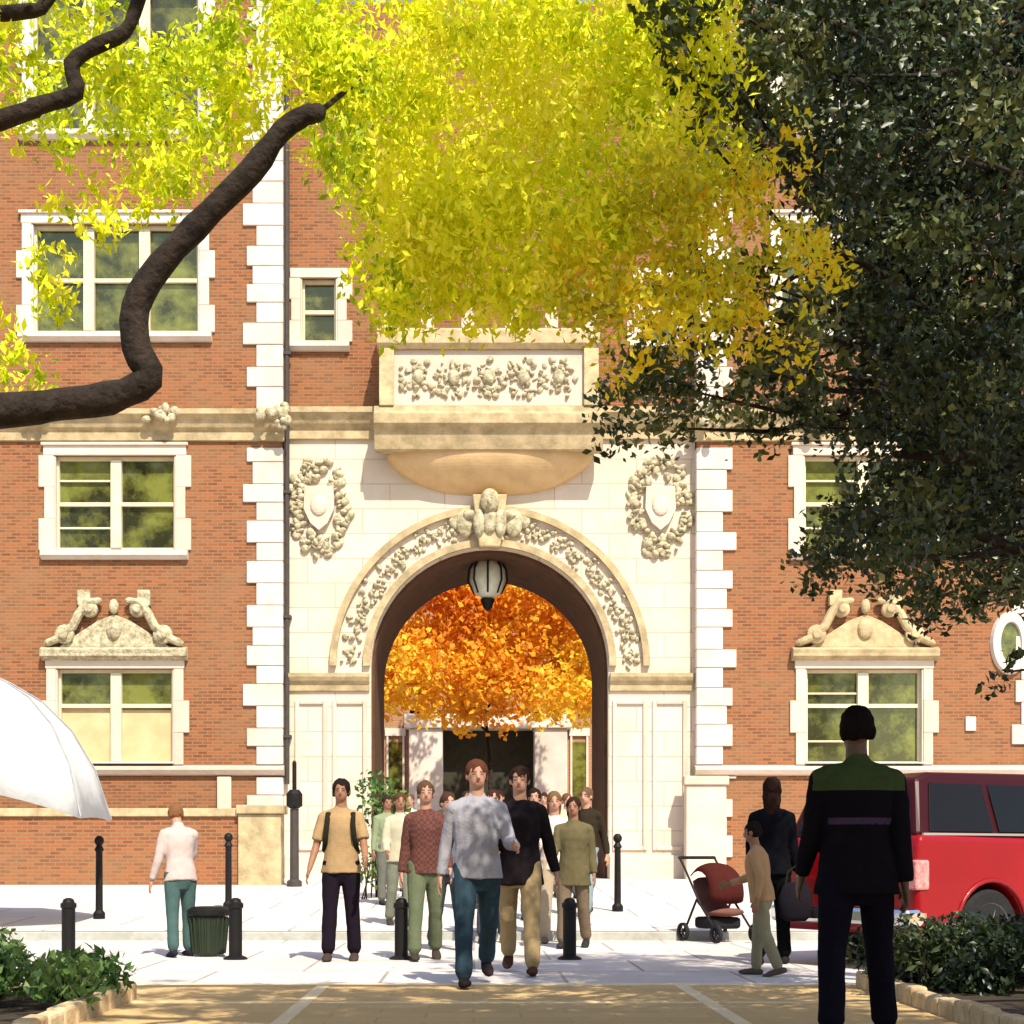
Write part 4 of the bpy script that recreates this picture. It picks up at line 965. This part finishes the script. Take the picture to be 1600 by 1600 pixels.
def person(px, d, H, rz, label, skin='tan', hair=(.02, .012, .01), top=(.4, .4, .4), pants=(.05, .05, .08), shoes=(.03, .03, .03),
           legs=((0, 0), (0, 0)), arms=((0, 8, 10), (0, 8, 10)), lean=0, headp=0, hairlen=0, sleeves='long', coat=0, wide=1.0, vox=.011, yoke=None, dz=None, cap=None, skirt=False, splay=2.5):
    """legs: (hip swing deg forward +, knee bend) R then L; arms: (swing fwd, abduction, elbow bend) R then L.  Faces -y locally."""
    k = H/1.75; x_ = X(px, d); root = empty('person', (x_, d, gz(d) if dz is None else dz), rz, label, 'person')
    Rx = lambda a: Matrix.Rotation(R(a), 3, 'X')
    fw = lambda a, b_: None
    hipz = .92
    # legs first, to lower the pelvis so that the lower foot touches the ground
    J = {}
    lows = []
    for i, sg in enumerate((-1, 1)):
        sw, kn = legs[i]
        up = Rx(-sw) @ Vector((0, 0, -.44)); lo = Rx(-sw+kn) @ Vector((0, 0, -.41))
        J[i] = (up, lo, -sw+kn); lows.append(up.z+lo.z)
    hipz = -min(lows)+.075
    pel = Vector((0, 0, hipz)); Rt = Rx(lean)   # positive lean = forward (-y)
    sp = lambda v: pel+Rt @ (Vector(v)-Vector((0, 0, .92)))
    waist, chest, neckb = sp((0, 0, 1.08)), sp((0, .01, 1.27)), sp((0, .01, 1.46))
    hd = neckb+(Rx(lean+headp) @ Vector((0, -.02, .175)))
    Rh = Rx(lean+headp)
    wd = wide
    def torso(bm, e=0.0, z0=.86, coat_=0):
        f_ = 1 if e else 0
        loft(bm, [sp((0, 0, z0-coat_)), sp((0, 0, .98)), sp((0, -.005, 1.10)), sp((0, .0, 1.28)), sp((0, .01, 1.38)), sp((0, .01, 1.43)), sp((0, .01, 1.47))],
             [((.165+f_*.014+coat_*.08)*wd+e, .115*wd+e), (.155*wd+e, .11*wd+e), (.135*wd+e, .10*wd+e), (.160*wd+e, .115*wd+e), (.165*wd+e, .10*wd+e), (.12*wd+e*.6, .08*wd+e*.5), (.07+e*.3, .06+e*.3)], n=18, flat0=bool(e))
    leg_pts = []; arm_pts = []
    for i, sg in enumerate((-1, 1)):
        up, lo, la_ = J[i]; hp = pel+Vector((sg*.088*wd, 0, 0)); Rs = Matrix.Rotation(R(-splay*sg), 3, 'Y'); kn_ = hp+Rs @ up; an = kn_+Rs @ lo
        leg_pts.append((hp, kn_, an, la_))
        s_, ab, el = arms[i]; sh = sp((sg*.170*wd, .01, 1.388))
        Ra = Rt @ Matrix.Rotation(R(-ab*sg), 3, 'Y') @ Rx(-s_)
        e1 = sh+Ra @ Vector((0, 0, -.285)); Rf = Ra @ Rx(-el); w1 = e1+Rf @ Vector((0, 0, -.25))
        arm_pts.append((sh, e1, w1, Rf, sg))
    # body
    bm = B(); torso(bm, 0, .955)
    loft(bm, [neckb+Vector((0, .005, -.04)), neckb+(hd-neckb)*.5, hd], [.062, .055, .06])
    ell(bm, hd+Rh @ Vector((0, .008, .018)), (.074, .093, .098), 20, 14, Rh.to_4x4()); ell(bm, hd+Rh @ Vector((0, -.018, -.035)), (.058, .068, .075), 16, 12, Rh.to_4x4())
    loft(bm, [hd+Rh @ Vector((0, -.085, .012)), hd+Rh @ Vector((0, -.10, -.018)), hd+Rh @ Vector((0, -.09, -.03))], [.009, .014, .012], n=8)
    for sg in (-1, 1): ell(bm, hd+Rh @ Vector((sg*.076, .008, -.005)), (.012, .02, .032), 8, 8, Rh.to_4x4())
    for (hp, kn_, an, la_) in leg_pts:
        loft(bm, [hp+Vector((0, 0, .03)), hp+(kn_-hp)*.3, kn_+(hp-kn_)*.12, kn_, kn_+(an-kn_)*.3, an+(kn_-an)*.12, an], [.085, .082, .058, .055, .056, .037, .036])
        Rf_ = Rx(min(25, max(-25, la_))*.6)
        loft(bm, [an+Rf_ @ Vector((0, .045, -.035)), an+Rf_ @ Vector((0, -.03, -.035)), an+Rf_ @ Vector((0, -.12, -.05)), an+Rf_ @ Vector((0, -.17, -.055))], [(.03, .03), (.037, .036), (.042, .025), (.03, .015)])
    for (sh, e1, w1, Rf, sg) in arm_pts:
        loft(bm, [sh+(chest-sh)*.1, sh+(e1-sh)*.3, e1, e1+(w1-e1)*.3, w1], [.045, .047, .038, .038, .026])
        loft(bm, [w1, w1+Rf @ Vector((0, 0, -.05)), w1+Rf @ Vector((0, -.005, -.095))], [(.022, .026), (.017, .040), (.015, .042)], side=Rf @ Vector((1, 0, 0)))
        for q, (fy, ln) in enumerate(((-.033, .068), (-.011, .078), (.011, .074), (.033, .058))):
            f0 = w1+Rf @ Vector((0, fy, -.088)); f1 = f0+Rf @ Vector((-sg*.004, fy*.12, -ln*.55)); f2 = f1+Rf @ Vector((-sg*.018, 0, -ln*.42))
            loft(bm, [f0, f1, f2], [.0095, .0088, .0078], n=8)
        t0 = w1+Rf @ Vector((0, -.024, -.03)); t1 = t0+Rf @ Vector((-sg*.008, -.030, -.035)); t2 = t1+Rf @ Vector((-sg*.008, -.008, -.032)); loft(bm, [t0, t1, t2], [.013, .0105, .0085], n=8)
    bmesh.ops.scale(bm, vec=(k, k, k), verts=bm.verts)
    me = remesh(bm, vox*.8, 'body')
    me.materials.clear(); me.materials.append(SKIN[skin]); me.materials.append(EYE); me.materials.append(LIP)
    Ri = Rh.inverted()
    for p in me.polygons:
        q = Ri @ (p.center/k-hd)
        if q.y < -.055 and abs(q.z) < .06:
            if abs(abs(q.x)-.031) < .012 and abs(q.z-.008) < .006: p.material_index = 1
            elif abs(abs(q.x)-.032) < .018 and abs(q.z-.028) < .0045: p.material_index = 1
            elif abs(q.x) < .024 and abs(q.z+.055) < .007: p.material_index = 2
            else: p.material_index = 0
        else: p.material_index = 0
    body = link('body', me, None, root)
    # hair
    bm = B()
    ell(bm, hd+Rh @ Vector((0, .022, .034)), (.088, .100, .100), 20, 14, Rh.to_4x4())
    for sg in (-1, 1): ell(bm, hd+Rh @ Vector((sg*.07, .03, .0)), (.018, .045, .05), 10, 8, Rh.to_4x4())
    if hairlen: loft(bm, [hd+Rh @ Vector((0, .04, .03)), hd+Rh @ Vector((0, .065, -.08)), hd+Rh @ Vector((0, .075, -.08-hairlen))], [(.082, .06), (.088, .05), (.06, .03)])
    bmesh.ops.scale(bm, vec=(k, k, k), verts=bm.verts)
    me = remesh(bm, .008, 'hair', .009, 26, px); me.materials.clear(); link('hair', me, fabric(hair), root)
    if cap:
        bm = B(); ell(bm, hd+Rh @ Vector((0, .012, .065)), (.092, .105, .075), 16, 10, Rh.to_4x4()); loft(bm, [hd+Rh @ Vector((0, -.07, .05)), hd+Rh @ Vector((0, -.16, .04))], [(.07, .01), (.05, .008)])
        bmesh.ops.scale(bm, vec=(k, k, k), verts=bm.verts); me = remesh(bm, .009, 'cap'); me.materials.clear(); link('cap', me, fabric(cap), root)
    # top
    bm = B(); torso(bm, .022, .845, coat)
    
    for (sh, e1, w1, Rf, sg) in arm_pts:
        loft(bm, [sp((sg*.03, .012, 1.445)), sp((sg*.10*wd, .01, 1.418)), sh+Vector((0, 0, -.006))], [(.05, .04), (.052, .052), (.060, .060)], side=Vector((0, 1, 0)))
        ell(bm, sh+Vector((0, 0, -.008)), (.062, .064, .062))
        if sleeves == 'long': loft(bm, [sh, sh+(e1-sh)*.3, sh+(e1-sh)*.9, e1+(w1-e1)*.12, e1+(w1-e1)*.55, e1+(w1-e1)*.98], [.058, .061, .054, .054, .049, .040], round_ends=False)
        else: loft(bm, [sh, sh+(e1-sh)*.3, sh+(e1-sh)*.82], [.060, .064, .066], round_ends=False)
    loft(bm, [neckb+Vector((0, 0, -.06)), neckb+Vector((0, .003, .012))], [.085, .064], round_ends=False)
    bmesh.ops.scale(bm, vec=(k, k, k), verts=bm.verts)
    me = remesh(bm, vox, 'shirt', .009, 9, px); me.materials.clear(); sh_o = link('jacket' if coat else 'shirt', me, top if not isinstance(top, tuple) else fabric(top), root)
    if yoke:
        me.materials.append(fabric(yoke[0])); me.materials.append(fabric(yoke[1])); Rti = Rt.inverted()
        for p in me.polygons:
            q = Rti @ (p.center/k-pel)+Vector((0, 0, .92))
            if q.z > 1.325 and abs(q.x) < .235: p.material_index = 1  # sunlight on the green shoulders is put into the yoke colour
            elif 1.155 < q.z < 1.185 and abs(q.x) < .16: p.material_index = 2
    # trousers
    bm = B()
    loft(bm, [sp((0, 0, .84)), sp((0, 0, .93)), sp((0, 0, 1.02))], [(.165*wd, .115*wd), (.17*wd, .12*wd), (.155*wd, .115*wd)], n=16)
    for (hp, kn_, an, la_) in leg_pts:
        loft(bm, [hp+Vector((0, 0, .03)), hp+(kn_-hp)*.3, kn_+(hp-kn_)*.12, kn_, kn_+(an-kn_)*.35, an+(kn_-an)*.1], [.096, .095, .076, .073, .070, .068], flat0=False)
    if skirt: loft(bm, [sp((0, 0, .95)), Vector((0, 0, .6)), Vector((0, 0, .35))], [(.16, .12), (.19, .17), (.20, .19)], n=16)
    bmesh.ops.scale(bm, vec=(k, k, k), verts=bm.verts)
    me = remesh(bm, vox, 'trousers', .008, 8, px+3); me.materials.clear(); link('trousers', me, fabric(pants), root)
    for (hp, kn_, an, la_) in leg_pts:
        bm = B(); Rf_ = Rx(min(25, max(-25, la_))*.6)
        loft(bm, [an+Rf_ @ Vector((0, .06, -.04)), an+Rf_ @ Vector((0, -.03, -.036)), an+Rf_ @ Vector((0, -.12, -.048)), an+Rf_ @ Vector((0, -.185, -.055))], [(.036, .038), (.046, .042), (.05, .032), (.036, .022)])
        bmesh.ops.scale(bm, vec=(k, k, k), verts=bm.verts); me = remesh(bm, .01, 'shoe'); me.materials.clear(); link('shoe', me, fabric(shoes), root)
    return root, dict(sp=lambda v: sp(v)*k, arms=arm_pts, k=k, hd=hd*k)
back = PI
# tall man in black in the foreground, back to us
person(1338, 8.2, 1.81, back, 'tall man in black seen from behind, green yoke with painted-in sunlight across the shoulders', 'dark', (.008, .006, .006), (.006, .005, .008), (.006, .005, .010),
       legs=((14, 3), (-12, 14)), arms=((-8, 6, 14), (8, 7, 22)), vox=.009, wide=1.10, coat=.05, splay=7, yoke=((.04, .06, .022), (.05, .032, .07)))
person(282, 15.5, 1.56, back+.5, 'person in a pale pink top and green jeans beside the litter bin', 'light', (.2, .09, .04), (.50, .40, .37), (.06, .11, .105), (.02, .02, .03),
       legs=((6, 4), (-5, 8)), arms=((35, 8, 70), (4, 14, 20)), lean=10, headp=18)
tm, ti = person(533, 14.9, 1.75, 0, 'man in a tan shirt and black trousers with a backpack', 'tan', (.015, .01, .01), (.36, .24, .12), (.012, .008, .014), (.06, .04, .035),
       legs=((3, 2), (-3, 4)), arms=((5, 14, 18), (18, 12, 40)), sleeves='short')
person(665, 15.0, 1.74, .1, 'person in a dark red plaid shirt and greenish grey trousers', 'light', (.09, .05, .03), PLAID, (.12, .14, .08), (.05, .04, .03),
       legs=((10, 5), (-8, 12)), arms=((-8, 8, 12), (10, 8, 20)), wide=.92)
person(745, 12.0, 1.78, .12, 'man in a light grey sweatshirt and blue jeans walking in the middle', 'light', (.09, .035, .02), (.33, .32, .36), (.03, .055, .075), (.03, .02, .02),
       legs=((16, 2), (-16, 26)), arms=((-14, 10, 12), (14, 14, 70)), wide=1.05, vox=.010)
person(812, 13.2, 1.80, -.1, 'person in a black jacket and khaki trousers walking beside the grey sweatshirt', 'light', (.03, .015, .012), (.014, .01, .012), (.33, .24, .12), (.08, .04, .03),
       legs=((-14, 24), (16, 2)), arms=((12, 8, 20), (-12, 14, 15)), coat=.08)
person(866, 18.0, 1.76, 0, 'person in a white blouse and beige trousers just behind the walking group', 'light', (.14, .08, .04), (.60, .54, .47), (.40, .32, .22), (.2, .15, .1),
       legs=((6, 3), (-6, 10)), arms=((25, 10, 60), (-4, 8, 12)), wide=.92, hairlen=.12)
person(916, 21.0, 1.80, -.5, 'person in a dark brown jacket and pale blue jeans striding right of the group', 'light', (.12, .07, .04), (.03, .022, .014), (.20, .26, .27), (.05, .05, .05),
       legs=((-20, 10), (20, 2)), arms=((18, 8, 30), (-18, 10, 20)), coat=.05, wide=1.0)
person(1206, 14.4, 1.74, back-.2, 'woman with long dark hair in a black top and dark trousers near the red car', 'tan', (.02, .01, .008), (.005, .005, .008), (.005, .005, .006), (.02, .02, .02),
       legs=((8, 4), (-6, 8)), arms=((6, 8, 14), (20, 8, 40)), hairlen=.2, wide=.92)
person(1190, 13.0, 1.30, back+1.2, 'child in an apricot top and khaki trousers next to the dark haired woman', 'tan', (.015, .012, .008), (.45, .27, .14), (.28, .25, .15), (.12, .09, .07),
       legs=((8, 4), (-8, 14)), arms=((30, 8, 50), (-10, 12, 25)), wide=1.05, lean=8)
person(640, 27.0, 1.70, 0, 'person in pale green standing by the shrub under the arch', 'light', (.1, .06, .03), (.50, .54, .38), (.2, .2, .16), arms=((5, 8, 12), (5, 8, 12)))
person(700, 29.0, 1.72, .2, 'person in a dark olive jacket deep inside the archway on the left', 'tan', (.03, .02, .01), (.06, .06, .04), (.05, .05, .07), legs=((10, 4), (-8, 10)))
person(850, 29.5, 1.74, -.2, 'person in a rose coloured top deep inside the archway on the right', 'light', (.04, .02, .015), (.42, .20, .17), (.06, .06, .1), legs=((8, 4), (-8, 8)))
person(605, 23.5, 1.66, .4, 'person in a sage green jacket half hidden by the tall shrub', 'tan', (.03, .02, .015), (.22, .26, .15), (.12, .12, .1), legs=((8, 4), (-6, 8)))
person(886, 25.0, 1.70, .3, 'person in a sand coloured coat behind the white blouse', 'light', (.12, .06, .03), (.55, .46, .30), (.1, .09, .08), legs=((-8, 8), (8, 3)), coat=.1)
person(780, 26.0, 1.76, -.1, 'person in a dusty pink top behind the two men in the middle', 'light', (.03, .015, .01), (.50, .28, .26), (.08, .08, .1), legs=((8, 4), (-6, 8)))
person(700, 16.6, 1.70, .3, 'person in a slate jacket just behind the left shoulder of the grey sweatshirt', 'light', (.06, .03, .02), (.12, .13, .16), (.05, .05, .06), legs=((-8, 12), (10, 3)), arms=((8, 8, 20), (-8, 8, 15)))
person(896, 17.0, 1.66, -.2, 'person in an olive coat between the white blouse and the striding person', 'tan', (.03, .015, .01), (.12, .10, .05), (.16, .12, .08), legs=((8, 4), (-8, 12)), arms=((20, 8, 50), (-6, 8, 20)), coat=.12, hairlen=.1)
person(770, 18.0, 1.78, 0, 'person in a rust red top seen between the two walking men', 'light', (.05, .02, .015), (.25, .08, .06), (.06, .06, .08), legs=((6, 4), (-6, 8)))
person(625, 19.5, 1.68, .2, 'person in a cream jumper in front of the tall shrub', 'tan', (.08, .04, .02), (.46, .42, .30), (.18, .19, .14), (.05, .04, .03), legs=((-6, 10), (8, 3)), arms=((12, 8, 45), (-4, 8, 12)), hairlen=.12, wide=.92)
person(835, 20.5, 1.74, -.1, 'person in a charcoal top behind the khaki trousers', 'light', (.02, .012, .01), (.05, .045, .05), (.07, .06, .08), legs=((6, 4), (-8, 10)))
person(730, 22.5, 1.72, .1, 'person in an olive green top in the middle of the crowd', 'tan', (.04, .02, .015), (.16, .18, .09), (.05, .05, .06), legs=((8, 4), (-6, 8)))
# backpack of the man in tan
r = empty('backpack', (tm.location.x, 14.9, 1.12), 0, 'dark backpack worn by the man in the tan shirt', 'backpack')
bm = B(); loft(bm, [(0, .19, -.12), (0, .21, .05), (0, .19, .25)], [(.15, .07), (.16, .09), (.12, .06)], n=14); obj('bag', bm, fabric((.03, .04, .02)), r, smooth=True)
for sg in (-1, 1):
    bm = B(); loft(bm, [(sg*.10, .15, .25), (sg*.115, .06, .335), (sg*.12, -.06, .31), (sg*.125, -.135, .2), (sg*.14, -.13, .05), (sg*.16, -.04, -.05), (sg*.15, .12, -.08)], [(.025, .008)]*7, Vector((1, 0, 0)), 8); obj('strap', bm, fabric((.02, .018, .012)), r, smooth=True)
# shoulder bag strap of central man
# black handbag near the woman
r = empty('handbag', (X(1243, 14.2), 14.2, .62), 0, 'black handbag carried low beside the dark haired woman', 'bag')
bm = B(); loft(bm, [(0, 0, -.16), (0, 0, 0), (0, 0, .12)], [(.15, .06), (.16, .07), (.12, .04)], n=14); obj('bag', bm, fabric((.012, .01, .014)), r, smooth=True)
bm = B(); loft(bm, [(-.1, 0, .1), (-.07, 0, .25), (0, 0, .30), (.07, 0, .25), (.1, 0, .1)], [.01]*5, Vector((0, 1, 0)), 8); obj('strap', bm, fabric((.02, .018, .012)), r)

# stroller
d = 18.2
r = empty('stroller', (X(1122, d), d, 0), R(25), 'maroon pushchair with a round hood and dark basket', 'stroller')
mr = fabric((.06, .013, .011))
bm = B()
for i in range(9):
    pass
bm2 = B(); rings = []
for i in range(9):
    a = R(-20+150*i/8); ring = [bm2.verts.new((-.24+.48*j/8, -.05-.34*math.cos(a)*(1-.25*(abs(j-4)/4)**3)+.12, .58+.36*math.sin(a)*(1-.25*(abs(j-4)/4)**3))) for j in range(9)]; rings.append(ring)
for i in range(8):
    for j in range(8): bm2.faces.new((rings[i][j], rings[i][j+1], rings[i+1][j+1], rings[i+1][j]))
bm.free(); h_ = obj('hood', bm2, mr, r, smooth=True); h_.modifiers.new('s', 'SOLIDIFY').thickness = .015
bm = B(); loft(bm, [(0, -.25, .36), (0, -.05, .34), (0, .14, .46), (0, .24, .72)], [(.2, .05)]*4, n=12); obj('seat', bm, fabric((.16, .07, .055)), r, smooth=True)
bm = B(); box(bm, -.2, .2, -.2, .22, .16, .30); obj('basket', bm, fabric((.02, .02, .022)), r, bevel=.04)
bm = B()
for sg in (-1, 1):
    loft(bm, [(sg*.25, -.36, .12), (sg*.25, .0, .45), (sg*.25, .34, .88), (sg*.25, .45, 1.0)], [.014]*4, n=8); loft(bm, [(sg*.25, .34, .12), (sg*.25, .08, .5)], [.014]*2, n=8)
loft(bm, [(-.25, .45, 1.0), (.25, .45, 1.0)], [.02, .02], Vector((0, 0, 1)), 8); obj('frame', bm, M['iron'], r)
for sx in (-.27, .27):
    for sy in (-.36, .34):
        bm = B()
        rings = [[bm.verts.new((sx+q*.02, sy+rr_*math.cos(2*PI*k/20), .115+rr_*math.sin(2*PI*k/20))) for k in range(20)] for q, rr_ in ((-1, .08), (-1, .108), (1, .108), (1, .08))]
        for i in range(4):
            for k in range(20): bm.faces.new((rings[i][k], rings[i][(k+1) % 20], rings[(i+1) % 4][(k+1) % 20], rings[(i+1) % 4][k]))
        for k in range(6):
            a = 2*PI*k/6; loft(bm, [(sx, sy, .115), (sx, sy+.09*math.cos(a), .115+.09*math.sin(a))], [.008, .006], n=6)
        obj('wheel', bm, M['rubber'], r)
bpy.data.scenes.remove(TMP)

# fallen leaves on the paving
n = 420; c = np.stack([rng.uniform(-6, 6, n), rng.uniform(7.5, 17, n), np.full(n, .012)], 1)
lf = leaf_mesh('fallen_leaves', c, .05, .03, rng.uniform(0, 1, n), M['leaf_o'], droop=0)
cc = np.empty(4*n*3, 'f'); lf.data.vertices.foreach_get('co', cc); cc = cc.reshape(-1, 3); cc[:, 2] = .006+(np.abs(cc[:, 2]-.012))*.3; lf.data.vertices.foreach_set('co', cc.ravel())
tag(lf, 'scattered yellow fallen leaves on the paving', 'fallen leaves', kind='stuff')
